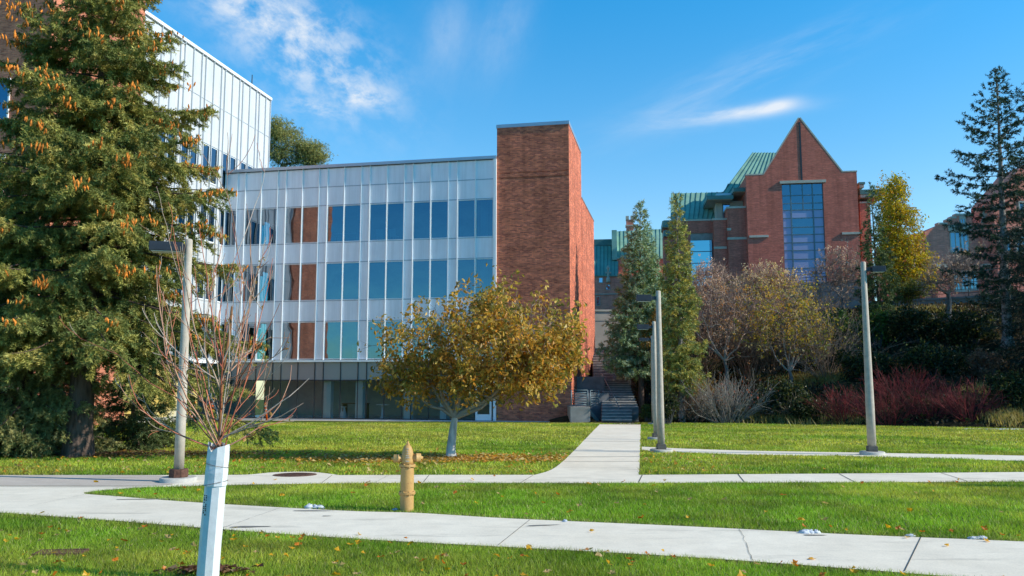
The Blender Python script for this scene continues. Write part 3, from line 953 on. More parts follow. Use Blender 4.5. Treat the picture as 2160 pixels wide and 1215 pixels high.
# --------------------------------------------------- left wing, at right angles
WX = -18.58
wy = []
y = 5.62; seq = []
PW = .93; NP = .44
st = -.62 - 2 * (2 * PW + NP) * 2
edges = []
yy_ = -9.4
k = 0
ys0 = -.62
while ys0 > -9.4 + 2.3: ys0 -= (2 * PW + NP)
wins = []; y = ys0; vl = []
while y < 5.5:
    vl += [y, y + PW, y + 2 * PW]
    wins.append((y, y + PW)); wins.append((y + PW, y + 2 * PW)); y += 2 * PW + NP
vl = [v for v in vl if v < 5.6] + [5.62]
ZW = [23.2, 20.42, 17.58, 15.13, 13.73, 11.30, 9.985, 7.54, 6.205, 3.77]
g = MB(); gw = []
ve = [-9.4] + vl
for i in range(len(ve) - 1):
    y0, y1 = ve[i], ve[i + 1]
    iswin = any(abs(a - y0) < 1e-6 for a, b in wins) and y1 - y0 > .3
    for j in range(len(ZW) - 1):
        z1, z0 = ZW[j], ZW[j + 1]
        if z1 < 16 and y0 > -.01: continue
        if iswin and j in (2, 4, 6, 8): gw.append((y0, min(y1, 5.6), z0, z1)); continue
        g.box(WX - .08, WX, y0 + .01, y1 - .01, z0 + .01, z1 - .01)
g.build('wing_cladding', M['panel_wing'], B)
g = MB(); g.box(WX - .4, WX - .085, -9.4, 5.6, 17.6, 23.2)
for a, b in ((13.75, 15.1), (10.0, 11.28), (6.22, 7.52)): g.box(WX - .3, WX - .085, -9.4, 5.6, a, b)
g.box(-32, WX - .4, 5.4, 5.6, 0, 23.1); g.box(-32, WX - .4, -9.3, 5.4, 22.9, 23.1); g.box(-30, WX - 5, -9.3, 5.3, 15, 22.8)
for z in (7.0, 10.8, 14.6): g.box(-30, WX - .3, -9.3, 5.3, z, z + .3)
g.build('wing_backing', M['inter'], B)
for v in [-9.38] + vl:
    z0 = 3.75 if v < -.05 else 16.25
    g = MB(); g.box(WX - .02, WX + .10, v - .025, v + .025, z0, 23.22); g.build('wing_mullion', M['mull_wing'], B)
for z in (20.42, 17.6, 15.11, 13.75, 11.28, 10.0, 7.52, 6.22):
    g = MB(); g.box(WX - .01, WX + .03, -9.36, 5.6 if z > 17 else -.05, z - .025, z + .025); g.build('wing_transom', M['mull_wing'], B)
g = MB(); g.box(WX - .5, WX + .14, -9.4, 5.7, 23.23, 23.42); g.build('wing_coping', M['mull'], B)
g = MB(); g.box(WX - .1, WX + .1, -9.4, -.2, 3.55, 3.76); g.build('wing_sill_band', M['mull'], B)
gp = {}
for y0, y1, z0, z1 in gw:
    q = MB(); q.box(WX - .05, WX - .01, y0 + .03, y1 - .03, z0 + .02, z0 + .07); q.box(WX - .05, WX - .01, y0 + .03, y1 - .03, z1 - .07, z1 - .02)
    q.box(WX - .05, WX - .01, y0 + .03, y0 + .07, z0 + .07, z1 - .07); q.box(WX - .05, WX - .01, y1 - .07, y1 - .03, z0 + .07, z1 - .07)
    w_ = q.build('window', M['mull'], B)
    q = MB(); t = rr.uniform(-.004, .004); q.poly([(WX - .03 + t, y0 + .06, z0 + .06), (WX - .03 - t, y1 - .06, z0 + .06), (WX - .03 - t, y1 - .06, z1 - .06), (WX - .03 + t, y0 + .06, z1 - .06)])
    q.build('pane', M['glass'], w_)
g = MB(); g.box(WX - .2, WX - .02, -9.4, -2.2, .35, 3.5); g.build('yellow_sheathing', M['yellow'], B)
g = MB(); g.box(WX - .2, WX, -9.4, -2.2, -.1, .35); g.build('wing_base', M['conc_pale'], B)
g = MB(); g.box(WX - .02, WX + .03, -2.2, -2.12, .05, 3.5); g.box(WX - .02, WX + .03, -1.05, -.99, .05, 3.5); wg = g.build('wing_glazing', M['dark'], B)
g = MB(); g.poly([(WX - .02, -2.12, .05), (WX - .02, -.02, .05), (WX - .02, -.02, 3.5), (WX - .02, -2.12, 3.5)]); g.build('pane', M['glass_low'], wg)
# brick stair block of the wing
g = MB(); g.box(-34, WX + .25, -16.2, -9.42, -.3, 26); bb = g.build('brick_block', M['brick_wing'], B)
xr = hit(Rw, ANG, 20, 220, 1, -16.2)[0]
z1 = hit(Rw, ANG, 10, 170, 1, -16.2)[2]; z0 = hit(Rw, ANG, 10, 262, 1, -16.2)[2]
for dz in (0, -3.75, 3.75 * 1.9):
    if dz > 0: continue
    g = MB(); a, b = xr - 2.6, xr
    g.box(a, b, -16.26, -16.19, z0 + dz - .09, z0 + dz); g.box(a, b, -16.26, -16.19, z1 + dz, z1 + dz + .09); g.box(b - .08, b, -16.26, -16.19, z0 + dz, z1 + dz); g.box(a, a + .08, -16.26, -16.19, z0 + dz, z1 + dz); g.box(a + 1.25, a + 1.33, -16.26, -16.19, z0 + dz, z1 + dz)
    w_ = g.build('window', M['mull'], B)
    q = MB(); q.poly([(a + .08, -16.22, z0 + dz), (b - .08, -16.22, z0 + dz), (b - .08, -16.22, z1 + dz), (a + .08, -16.22, z1 + dz)]); q.build('pane', M['glass'], w_)
# low brick penthouse behind the roof, seen right of the wing
g = MB(); g.prism([(-18.5, 16), (-16.6, 16), (-18.5, 18.3)], 6.2, 9); g.build('penthouse', M['brick_pink'], B)
x, y, z = hit(Rw, ANG, 531, 186, 0, WX - .3)
g = MB(); g.tube((x, y, 23.2), (x, y, z + 1.0), .05, .03); g.build('antenna', M['dark'], B)

# furniture behind the glass
def chair(label, x, y, z, rz):
    wpos = Rw[:2] + ax * x + bx * y
    t = thing('chair', label, 'chair', (wpos[0], wpos[1], Rw[2] + z), ANG + rz, 'pale chairs behind the windows')
    g = MB(); g.box(-.22, .22, -.2, .22, .43, .47); g.build('seat', M['interw'], t, .02)
    g = MB(); g.poly([(-.22, -.2, .47), (.22, -.2, .47), (.24, -.27, .9), (-.24, -.27, .9)]); g.poly([(-.24, -.25, .9), (.24, -.25, .9), (.22, -.18, .47), (-.22, -.18, .47)]); g.build('backrest', M['interw'], t)
    for a in (-.18, .18):
        for b in (-.16, .18):
            g = MB(); g.tube((a, b, .43), (a * 1.2, b * 1.2, 0), .014, n=5); g.build('leg', M['interw'], t)


chair('white chair behind the top floor glass, left of its pair', -7.9, .75, 11.25, .3)
chair('white chair behind the top floor glass, right of its pair', -6.95, .8, 11.25, -.2)
chair('white chair low in the first floor window, left of its pair', -9.35, .75, 3.8, .2)
chair('white chair low in the first floor window, right of its pair', -8.7, .75, 3.8, -.1)


def table(label, x, y, z, L, h, mt):
    wpos = Rw[:2] + ax * x + bx * y
    t = thing('table', label, 'table', (wpos[0], wpos[1], Rw[2] + z), ANG)
    g = MB(); g.box(-L / 2, L / 2, -.4, .4, h - .05, h); g.build('table_top', mt, t)
    for a in (-L / 2 + .06, L / 2 - .06):
        g = MB(); g.box(a - .03, a + .03, -.36, .36, 0, h - .05); g.build('leg', mt, t)


table('white framed table behind the top floor window', -10.3, .9, 11.22, 1.9, .75, M['interw'])
table('pale high table behind the ground floor glass', -9.5, 1.2, 0, 1.6, 1.02, M['wood'])
for i, (x, lab) in enumerate([(-10.25, 'white cone shaped stool behind the ground floor glass'), (-7.6, 'white round pedestal table behind the ground floor glass')]):
    wpos = Rw[:2] + ax * x + bx * 1.0
    t = thing('stool' if i == 0 else 'pedestal_table', lab, 'stool' if i == 0 else 'table', (wpos[0], wpos[1], Rw[2]), ANG)
    g = MB(); g.lathe([(.30, 0), (.2, .35), (.1, .74)] if i == 0 else [(.34, 0), (.12, .15), (.09, .9)], 18); g.build('base', M['interw'], t)
    g = MB(); g.lathe([(.18, .74), (.18, .80)] if i == 0 else [(.4, .9), (.42, .95)], 18); g.build('seat' if i == 0 else 'table_top', M['interw'], t)

# ==================================================================== gabled brick hall
GR = -math.radians(8.0)
GO = at(1576, 640, 86.0); GO = np.array([GO[0], GO[1], 7.0])
H = thing('gabled_hall', 'red brick hall with steep pointed gable, tall violet window and green metal roofs', 'building', tuple(GO), GR)
fp = lambda px, py, y=0.0: (lambda q: (q[0], q[2]))(hit(GO, GR, px, py, 1, y))
xl = fp(1576.5, 470)[0]; xrr = fp(1812, 470)[0]; zl = fp(1594, 369.5)[1]; zr = zl
apx, apz = fp(1686, 249)
s1 = fp(1611, 368)[0]; s2 = fp(1776, 362)[0]
prof = [(xl, -2), (xrr, -2), (xrr, zl), (s2, zl), (apx, apz), (s1, zl), (xl, zl)]
wl_, wr_ = fp(1652, 480)[0], fp(1739.5, 480)[0]
wt_, wb_ = fp(1690, 387)[1], fp(1700, 596)[1]
g = MB()      # front wall in pieces around the tall window
g.prism([(xl, -2), (wl_, -2), (wl_, zl), (xl, zl)], 0, .5); g.prism([(wr_, -2), (xrr, -2), (xrr, zl), (wr_, zl)], 0, .5)
g.prism([(wl_, -2), (wr_, -2), (wr_, wb_), (wl_, wb_)], 0, .5); g.prism([(wl_, wt_), (wr_, wt_), (wr_, zl), (wl_, zl)], 0, .5)
g.prism([(s1, zl), (s2, zl), (apx, apz)], 0, .5)
g.box(xl, xl + .4, .5, 9, -2, zl); g.box(xrr - .4, xrr, .5, 9, -2, zl)
g.build('gable_wall', M['brick_red'], H)
g = MB()
for (xa, za), (xb, zb) in (((xl - .06, zl), (s1, zl)), ((s1, zl), (apx, apz)), ((apx, apz), (s2, zl)), ((s2, zl), (xrr + .06, zl))):
    d = math.hypot(xb - xa, zb - za); nx_, nz_ = -(zb - za) / d * .15, (xb - xa) / d * .15
    g.prism([(xa, za + .01), (xb, zb + .01), (xb + nx_, zb + nz_), (xa + nx_, za + nz_)], -.015, .55)
g.build('gable_coping', M['stone'], H)
zc = fp(1690, 381)[1]
g = MB(); g.box(apx - .09, apx + .09, -.03, .05, zc, apz - .45); g.build('downpipe', M['dark'], H)
lx0, lx1 = fp(1644.5, 385)[0], fp(1742, 385)[0]
g = MB(); g.box(lx0, lx1, -.14, .1, wt_ + .02, wt_ + .32); g.build('lintel', M['stone'], H)
for a, b, ya, yb in ((1580.5, 1621, 497, 501.5), (1776, 1817, 490.5, 495)):
    x0, z0 = fp(a, yb); x1, z1 = fp(b, ya)
    g = MB(); g.box(x0, x1, -.12, .05, z0, z0 + .24); g.build('stone_band', M['stone'], H)
# tall window: frame, panes
cx_ = [wl_, fp(1671, 480)[0], fp(1717.5, 480)[0], wr_]
zrows = [fp(1695, y)[1] for y in (387, 411, 428, 442, 459, 478.5, 494, 511, 527.5, 546, 565, 596)]
fr = MB(); pn = []
for x in cx_: fr.box(x - .06, x + .06, .14, .30, wb_, wt_)
for z in zrows: fr.box(wl_, wr_, .15, .29, z - .045, z + .045)
xm = fp(1694, 420)[0]; fr.box(xm - .05, xm + .05, .145, .295, zrows[3], wt_)
wn_ = fr.build('window', M['railblue'], H)
for c in range(3):
    segs = [(cx_[c], cx_[c + 1])] if c != 1 else None
    rows = list(range(len(zrows) - 1))
    if c == 1:
        spans = [(0, 2), (2, 3), (3, 4), (4, 6), (6, 8), (8, 9), (9, 11)]
    else: spans = [(i, i + 1) for i in rows]
    for a, b in spans:
        z1, z0 = zrows[a] - .04, zrows[b] + .04
        xs_ = [(cx_[c] + .05, cx_[c + 1] - .05)]
        if c == 1 and b <= 3: xs_ = [(cx_[1] + .05, xm - .04), (xm + .04, cx_[2] - .05)]
        for x0, x1 in xs_:
            q = MB(); t = rr.uniform(-.004, .004); q.poly([(x0, .2 + t, z0), (x1, .2 - t, z0), (x1, .2 - t, z1), (x0, .2 + t, z1)])
            q.build('pane', M['glass'] if a < 3 or (c == 1 and a == 4) else M['spand'], wn_)
g = MB(); g.box(xl + .4, xrr - .4, 3, 3.2, -2, zl); g.build('inner_wall', M['interd'], H)
# gable roof behind
g = MB(); g.prism([(s1 - .3, zl - .3), (s2 + .3, zl - .3), (apx, apz - .25)], .6, 6.0); g.build('gable_roof', M['roof'], H)


def roof_quad(name, pts, n=(9), par=H, trim=True, m='roof'):
    """sloping standing seam roof: 4 corners bottom-left, bottom-right, top-right, top-left"""
    p = [Vector(q) for q in pts]
    nr = (p[1] - p[0]).cross(p[3] - p[0]).normalized()
    g = MB(); t = nr * -.12
    g.poly(p); g.poly([q + t for q in p][::-1])
    for i in range(4): g.poly([p[(i + 1) % 4], p[i], p[i] + t, p[(i + 1) % 4] + t])
    r = g.build(name, M[m], par)
    g = MB()
    for i in range(n + 1):
        f = i / n
        a = p[0].lerp(p[1], f); b = p[3].lerp(p[2], f); sd_ = (p[1] - p[0]).normalized() * .028
        g.poly([a - sd_ + nr * .09, a + sd_ + nr * .09, b + sd_ + nr * .09, b - sd_ + nr * .09])
        g.poly([a - sd_, a - sd_ + nr * .09, b - sd_ + nr * .09, b - sd_]); g.poly([a + sd_ + nr * .09, a + sd_, b + sd_, b + sd_ + nr * .09])
    g.build('roof_seams', M['roof_trim'], r)
    return r


def fq(px, py, y): a, z = fp(px, py, y); return (a, y, z)


# upper roof left of the gable, and the lower roof further left
roof_quad('main_roof', [fq(1524, 408, 5.5), fq(1650, 408, 5.5), fq(1650, 322, 11), fq(1588, 322, 11)], 10)
roof_quad('main_roof', [fq(1500, 462, 4.6), fq(1560, 462, 4.6), fq(1600, 388, 8), fq(1536, 388, 8)], 5)
roof_quad('lower_roof', [fq(1415, 462, 4.5), fq(1520, 462, 4.5), fq(1534, 405, 8.5), fq(1416, 408, 8.5)], 11)
xa, za = fp(1414, 407, 4.4)
# stepped red wings left of the gable
def block(name, a, b, ytop, y0, y1, m='brick_red', par=H, zb=-2):
    x0 = fp(a, ytop, y0)[0]; x1 = fp(b, ytop, y0)[0]; zt = fp((a + b) / 2, ytop, y0)[1]
    g = MB(); g.box(x0, x1, y0, y1, zb, zt); return g.build(name, M[m], par), x0, x1, zt


for a, b, yt, y0, y1 in ((1534, 1575.8, 439.5, .7, 6), (1504.5, 1533.2, 464.5, 1.3, 6)):
    o, x0, x1, zt = block('side_wall', a, b, yt, y0, y1)
    g = MB(); g.box(x0 - .08, x1 + .03, y0 - .08, y1, zt, zt + .22); g.build('stone_cap', M['stone'], H)
for a, b, ya, y0 in ((1534, 1576, 503.5, .7), (1506, 1533, 523, 1.3), (1533.5, 1542, 484, .7)):
    x0, z0 = fp(a, ya, y0); x1 = fp(b, ya, y0)[0]
    g = MB(); g.box(x0, x1, y0 - .09, y0 + .05, z0 - .13, z0 + .13); g.build('stone_band', M['stone'], H)
x0, z0 = fp(1458, 566, 2.2); x1, z1 = fp(1504, 491, 2.2)
zt = fp(1475, 466, 2.2)[1]; xL = fp(1400, 480, 2.2)[0]
g = MB(); g.box(xL, x0, 2.2, 6, -2, zt); g.box(x0, x1, 2.2, 6, z1, zt); g.box(x0, x1 + .2, 2.2, 6, -2, z0 - 2.0); g.build('side_wall', M['brick_red'], H)
g = MB(); g.box(xL, x1, 2.1, 6, zt, zt + .16); g.build('stone_cap', M['stone'], H)
g = MB(); g.box(x0, x1, 2.3, 2.4, z1 - .75, z1); g.build('window_header', M['conc'], H)
g = MB()
for i in range(5): g.box(x0, x1, 2.32, 2.42, z0 - 2 + (z1 - .75 - z0 + 2) * i / 4 - .04, z0 - 2 + (z1 - .75 - z0 + 2) * i / 4 + .04)
w_ = g.build('window', M['railblue'], H)
g = MB(); g.poly([(x0, 2.37, z0 - 2), (x1, 2.37, z0 - 2), (x1, 2.375, z1 - .75), (x0, 2.375, z1 - .75)]); g.build('pane', M['glass'], w_)
# clerestory under flat overhanging eaves
x0, z0 = fp(1524, 462, 3.0); x1 = fp(1575, 462, 3.0)[0]; z1 = fp(1550, 424, 3.0)[1]
g = MB(); g.box(x0, x1, 3.0, 6, z0 - .5, z1); g.build('clerestory_wall', M['beige'], H)
g = MB(); xa = fp(1511, 455, 2.95)[0]; xb = fp(1520, 455, 2.95)[0]; g.box(xa, xb + .2, 2.9, 6, z0 - .5, z1); g.build('clerestory_pier', M['beige'], H)
g = MB(); xa = fp(1525, 455, 2.95)[0]; xb = fp(1540, 455, 2.95)[0]; g.box(xa, xb, 2.9, 2.99, z0, z1 - .3); w_ = g.build('window', M['railblue'], H)
g = MB(); g.poly([(xa + .06, 2.88, z0 + .05), (xb - .06, 2.88, z0 + .05), (xb - .06, 2.88, z1 - .35), (xa + .06, 2.88, z1 - .35)]); g.build('pane', M['glass_gable'], w_)
for a, b, ya, yb, y0, y1 in ((1491, 1547, 413, 419, 1.2, 6), (1547, 1575, 396, 403, .8, 6), (1397, 1420, 466, 478, 1.4, 5), (1400, 1420, 486, 497, 1.6, 5)):
    x0, z1 = fp(a, ya, y0); x1, z0 = fp(b, yb, y0)
    g = MB(); g.box(x0, x1, y0, y1, z0, z1); g.build('flat_eave', M['roof_trim'], H)
    g = MB(); g.box(x0 + .1, x1 - .1, y0 + .1, y1, z0 - .06, z0 - .01); g.build('soffit', M['beige'], H)
x0, z0 = fp(1511, 413, 2.5); x1, z1 = fp(1545, 407, 2.5)
g = MB(); g.box(x0, x1, 2.5, 4, z0, z1); g.build('roof_kerb', M['coping'], H)
# right side: eaves, window strip and wall
o, x0, x1, zt = block('side_wall', 1813, 1835, 429, 1.8, 8)
g = MB(); g.box(x0, x1 + .1, 1.7, 8, zt, zt + .18); g.build('stone_cap', M['stone'], H)
xa, za = fp(1813.5, 428, 2.3); xb, zb = fp(1829, 418, 2.3)
g = MB(); g.box(xa, xb, 2.4, 7, za, zb + .6); g.build('window', M['railblue'], H)
g = MB(); g.poly([(xa, 2.38, za + .1), (xb, 2.38, za + .1), (xb, 2.38, zb), (xa, 2.38, zb)]); g.build('pane', M['glass_gable'], H)
for a, b, ya, yb, y0 in ((1812, 1825, 384, 388, .9), (1814, 1866, 400, 408, 1.2)):
    x0, z1 = fp(a, ya, y0); x1, z0 = fp(b, yb, y0)
    g = MB(); g.box(x0, x1, y0, y0 + 5, z0, z1); g.build('flat_eave', M['roof_trim'], H)
    g = MB(); g.poly([(x0 + .05, y0 + .05, z0 - .02), (x0 + .05, y0 + 4, z0 - .02), (x0 + .3, y0 + 4, z0 - 1.2), (x0 + .3, y0 + 1.6, z0 - .9)][::-1]); g.box(x0 + .05, x1 - .1, y0 + .1, y0 + 4, z0 - .35, z0 - .02); g.build('soffit', M['beige'], H)

# ==================================================================== older hall, left behind the trees
OO = at(1255, 660, 98.0); OO = np.array([OO[0], OO[1], 6.0])
O = thing('old_brick_hall', 'distant brick hall with green ribbed roofs, glimpsed between brick tower and blue spruce', 'building', tuple(OO), GR)
op = lambda px, py, y=0.0: (lambda q: (q[0], y, q[2]))(hit(OO, GR, px, py, 1, y))
a = op(1236, 583); b = op(1306, 583); zt = a[2]
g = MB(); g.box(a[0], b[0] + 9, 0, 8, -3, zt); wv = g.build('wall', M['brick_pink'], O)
roof_quad('roof', [op(1236, 581.5, -.3), op(1304, 581.5, -.3), op(1304, 519, 5), op(1236, 519, 5)], 9, O)
g = MB(); a = op(1236, 519, 5); b = op(1300, 504, 5); g.box(a[0], b[0], 5, 6, a[2], b[2]); g.build('roof_ridge', M['roof_trim'], O)
g = MB(); a = op(1291, 548, 2); b = op(1301, 485, 2); g.box(a[0], b[0], 2, 7, a[2], b[2]); g.build('roof_end', M['roof'], O)
roof_quad('roof', [op(1300, 545, 2), op(1418, 545, 2), op(1418, 482, 7), op(1300, 488, 7)], 14, O)
a = op(1301, 545, 2.2); b = op(1420, 545, 2.2); g = MB(); g.box(a[0], b[0], 2.2, 8, -3, a[2] - .1); g.build('wall', M['brick_pink'], O)
a = op(1321.5, 520, 8); b = op(1336, 463, 8); g = MB(); g.box(a[0], b[0], 8, 9, a[2], b[2]); ch = g.build('chimney', M['brick_pink'], O)
g = MB(); n_ = (b[0] - a[0]) / 3
g.box(a[0] - .1, b[0] + .1, 7.9, 9.1, b[2] - .9, b[2] - .7)
for k in (0, 2): g.box(a[0] + n_ * k - .05, a[0] + n_ * k + n_ + .05, 7.95, 9.05, b[2], b[2] + .5)
g.build('chimney_cap', M['stone'], ch)
for px in (1283, ):
    a = op(px, 596, -.4); b = op(px, 563, -.4)
    g = MB(); g.lathe([(.3, a[2]), (.22, a[2] + .6), (.12, a[2] + .7), (.1, b[2] - .3), (.2, b[2] - .2), (.03, b[2] + .2)], 8, (a[0], -.4, 0)); g.box(a[0] - .35, a[0] + .35, -.5, -.3, a[2] + 1.1, a[2] + 1.3); g.build('pinnacle', M['stone'], O)
for px, py0, py1 in ((1268, 597, 585), (1283, 612, 600), (1262, 645, 625)):
    a = op(px - 5, py0, -.02); b = op(px + 4, py1, -.02)
    g = MB(); g.box(a[0], b[0], -.05, .02, a[2], b[2]); w_ = g.build('window', M['stone'], O)
    g = MB(); g.poly([(a[0] + .08, -.07, a[2] + .08), (b[0] - .08, -.07, a[2] + .08), (b[0] - .08, -.07, b[2] - .08), (a[0] + .08, -.07, b[2] - .08)]); g.build('pane', M['glass_gable'], w_)
a = op(1240, 622, -.02); b = op(1310, 619, -.02); g = MB(); g.box(a[0], b[0], -.12, .02, a[2], b[2]); g.build('stone_band', M['stone'], O)

# ==================================================================== pink brick hall on the right
PR = -math.radians(3.0)
PO = at(1950, 640, 84.0); PO = np.array([PO[0], PO[1], 6.5])
Pk = thing('pink_brick_hall', 'pinkish brick hall with stepped gable and green roof beyond the tall fir', 'building', tuple(PO), PR)
pp = lambda px, py, y=0.0: (lambda q: (q[0], y, q[2]))(hit(PO, PR, px, py, 1, y))
prof = [pp(1951, 660)[::2], pp(2300, 660)[::2], pp(2300, 470)[::2], pp(2050, 470)[::2], pp(2049, 455)[::2], pp(2016, 455)[::2], pp(2016, 461)[::2], pp(2006, 461)[::2], pp(2006, 466.5)[::2], pp(1997, 466.5)[::2], pp(1997, 474)[::2], pp(1979, 474)[::2], pp(1951, 489)[::2]]
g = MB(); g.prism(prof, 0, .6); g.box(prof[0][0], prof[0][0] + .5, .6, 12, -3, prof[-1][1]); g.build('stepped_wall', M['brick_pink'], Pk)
g = MB()
for (xa, za), (xb, zb) in zip(prof[3:-1], prof[4:]):
    if abs(za - zb) < .6 and abs(xa - xb) > .2: g.prism([(xb - .05, zb), (xa + .05, za), (xa + .05, za + .22), (xb - .05, zb + .22)], -.1, .7)
g.build('stone_coping', M['stone'], Pk)
roof_quad('roof', [pp(2030, 470, 3), pp(2290, 470, 3), pp(2290, 376, 10), pp(2137, 378, 10)], 16, Pk)
a = pp(1960, 520, 5); g = MB(); g.prism([pp(1951, 500, 4)[::2], pp(2000, 500, 4)[::2], pp(1990, 470, 4)[::2]], 4, 9); g.build('rear_gable', M['brick_pink'], Pk)
a = pp(2100, 500, -1.5); b = pp(2230, 420, -1.5)
g = MB(); g.prism([(a[0], -3), (b[0], -3), (b[0], b[2]), ((a[0] + b[0]) / 2, b[2] + 3.6), (a[0], b[2])], -1.5, 3); g.build('cross_gable', M['brick_pink'], Pk)
for x0, x1, ya, yb in ((2007, 2024, 491, 531), (2028, 2040, 494, 531), (2111, 2128, 495, 532), (2030, 2041, 577, 612), (2048.5, 2059, 579, 609), (2115, 2128, 576, 612), (2015, 2023, 586, 612), (2152, 2166, 430, 450), (2026, 2034, 462, 470), (2146, 2165, 500, 530)):
    yo = -1.5 if x0 > 2100 else 0
    a = pp(x0, yb, yo); b = pp(x1, ya, yo)
    g = MB(); g.box(a[0] - .12, b[0] + .12, yo - .06, yo + .03, b[2], b[2] + .3); g.box(a[0] - .12, b[0] + .12, yo - .08, yo + .03, a[2] - .2, a[2]); g.box(a[0] - .12, a[0], yo - .05, yo + .03, a[2], b[2]); g.box(b[0], b[0] + .12, yo - .05, yo + .03, a[2], b[2])
    m_ = (a[0] + b[0]) / 2; g.box(m_ - .04, m_ + .04, yo - .05, yo, a[2], b[2])
    w_ = g.build('window', M['stone'], Pk)
    q = MB(); q.poly([(a[0], yo - .02, a[2]), (b[0], yo - .02, a[2]), (b[0], yo - .02, b[2]), (a[0], yo - .02, b[2])]); q.build('pane', M['glass'], w_)
a = pp(2000, 487, -.02); b = pp(2048, 484, -.02); g = MB(); g.box(a[0], b[0], -.14, .02, a[2], b[2] + .5); g.build('stone_hood', M['stone'], Pk)
for px, y0, y1, yo in ((2080, 470, 436, -.4),):
    a = pp(px, y0, yo); b = pp(px, y1, yo)
    g = MB(); g.box(a[0] - .5, a[0] + .5, yo, yo + .8, -3, a[2]); g.build('buttress', M['brick_pink'], Pk)
    g = MB(); g.lathe([(.42, a[2]), (.3, a[2] + .4), (.16, a[2] + .5), (.13, b[2] - .4), (.26, b[2] - .3), (.04, b[2] + .2)], 8, (a[0], yo + .3, 0)); g.box(a[0] - .4, a[0] + .4, yo + .2, yo + .4, b[2] - .9, b[2] - .65); g.build('pinnacle', M['stone'], Pk)
for px in (1985, 2085):
    a = pp(px - 14, 560, -.6); b = pp(px + 14, 560, -.6)
    g = MB(); g.prism([(a[0], -3), (b[0], -3), (b[0] - .2, a[2] - .2), (a[0] + .2, a[2] - .2)], -.7, 0); g.build('buttress', M['brick_pink'], Pk)
    g = MB(); g.box(a[0] + .1, b[0] - .1, -.75, 0, a[2] - .2, a[2] + .15); g.build('stone_cap', M['stone'], Pk)

# ==================================================================== walls and stairs on the slope
def wallobj(name, label, cat, P, Q, zb, zt, th, m, cap=.0):
    P = np.array(P); Q = np.array(Q); L = np.linalg.norm(Q - P); rz = math.atan2(Q[1] - P[1], Q[0] - P[0])
    t = thing(name, label, cat, (P[0], P[1], zb), rz)
    g = MB(); g.box(0, L, 0, th, -2, zt - zb); g.build('wall_face', m, t)
    g = MB(); g.box(-.05, L + .05, -.08, th + .05, zt - zb, zt - zb + .16); g.build('coping', M['stone'] if m is not M['conc'] else M['conc'], t)
    return t, L


def railing(t, L, z, n, h=1.05, rails=4, m='dark'):
    for i in range(n + 1):
        g = MB(); g.tube((L * i / n, .1, z), (L * i / n, .1, z + h), .03, n=6); g.build('post', M[m], t)
    for k in range(rails):
        g = MB(); zz = z + h * (k + 1) / rails; g.tube((0, .1, zz), (L, .1, zz), .022, n=6); g.build('rail', M[m], t)


P1 = at(1655, 615, 71.5); P2 = at(1822, 610, 67.5)
t, L = wallobj('retaining_wall', 'grey weathered concrete terrace wall with dark railing below the gabled hall', 'wall', P1[:2], P2[:2], 6.5, at(1700, 603, 71)[2], .4, M['conc'])
railing(t, L, at(1700, 603, 71)[2] - 6.5 + .16, 7, 1.0)
P1 = at(1822, 632, 66.5); P2 = at(2300, 632, 57.5)
zt_ = at(2000, 629, 62)[2]
t, L = wallobj('retaining_wall', 'long low concrete wall with railing along the crest before the pink hall', 'wall', P1[:2], P2[:2], 5.5, zt_, .4, M['conc'])
railing(t, L, zt_ - 5.5 + .16, 12, 1.1)
P1 = at(1244, 700, 68); P2 = at(1330, 700, 68)
t, L = wallobj('retaining_wall', 'beige rendered wall at the head of the outdoor stairs', 'wall', P1[:2], P2[:2], 3.5, at(1275, 657, 68)[2], .4, M['beige'])
g = MB(); z_ = at(1275, 676, 68)[2] - 3.5; g.box(0, L, -.03, .02, z_ - .03, z_); g.build('wall_joint', M['conc'], t)

S = thing('outdoor_stairs', 'long concrete stairs climbing in shade between brick tower and conifers', 'stairs', (0, 0, 0))
def flight(px0, px1, ya, Ya, yb, Yb, n, name='flight', px2=None, px3=None):
    a0 = at(px0, ya, Ya); a1 = at(px1, ya, Ya); b0 = at(px2 or px0, yb, Yb); b1 = at(px3 or px1, yb, Yb)
    g = MB()
    for i in range(n):
        f0, f1 = i / n, (i + 1) / n
        xa0, xa1 = a0[0] * (1 - f0) + b0[0] * f0, a1[0] * (1 - f0) + b1[0] * f0
        ya_, yb_ = Ya + (Yb - Ya) * f0, Ya + (Yb - Ya) * f1
        z = a0[2] + (b0[2] - a0[2]) * f1
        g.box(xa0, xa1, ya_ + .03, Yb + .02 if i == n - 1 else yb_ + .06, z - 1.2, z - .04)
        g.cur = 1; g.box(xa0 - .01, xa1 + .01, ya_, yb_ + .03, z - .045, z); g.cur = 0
    g.build(name, [M['step'], M['lit_tread']], S); return a0, a1, b0, b1


g0 = gz(46.4)
flight(1270, 1333, 891, 46.5, 864, 48.4, 4)
A = flight(1271, 1347, 863, 48.5, 801, 55, 12, px2=1269, px3=1322)
g = MB(); z = A[2][2]
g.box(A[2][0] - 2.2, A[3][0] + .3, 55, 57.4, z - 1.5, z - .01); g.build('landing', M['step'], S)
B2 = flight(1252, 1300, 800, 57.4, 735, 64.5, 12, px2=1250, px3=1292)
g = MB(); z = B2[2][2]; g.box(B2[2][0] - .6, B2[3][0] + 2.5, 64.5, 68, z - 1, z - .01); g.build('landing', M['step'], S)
g = MB(); z = A[2][2]
g.box(A[2][0] - 2.2, A[2][0] - .15, 52.0, 52.3, -1.5, z + .2); g.build('terrace_wall', M['step'], S)
g = MB(); g.box(A[2][0] - 2.2, A[2][0] - .15, 49.8, 50.0, -1.5, z - .8); g.build('terrace_wall', M['step'], S)
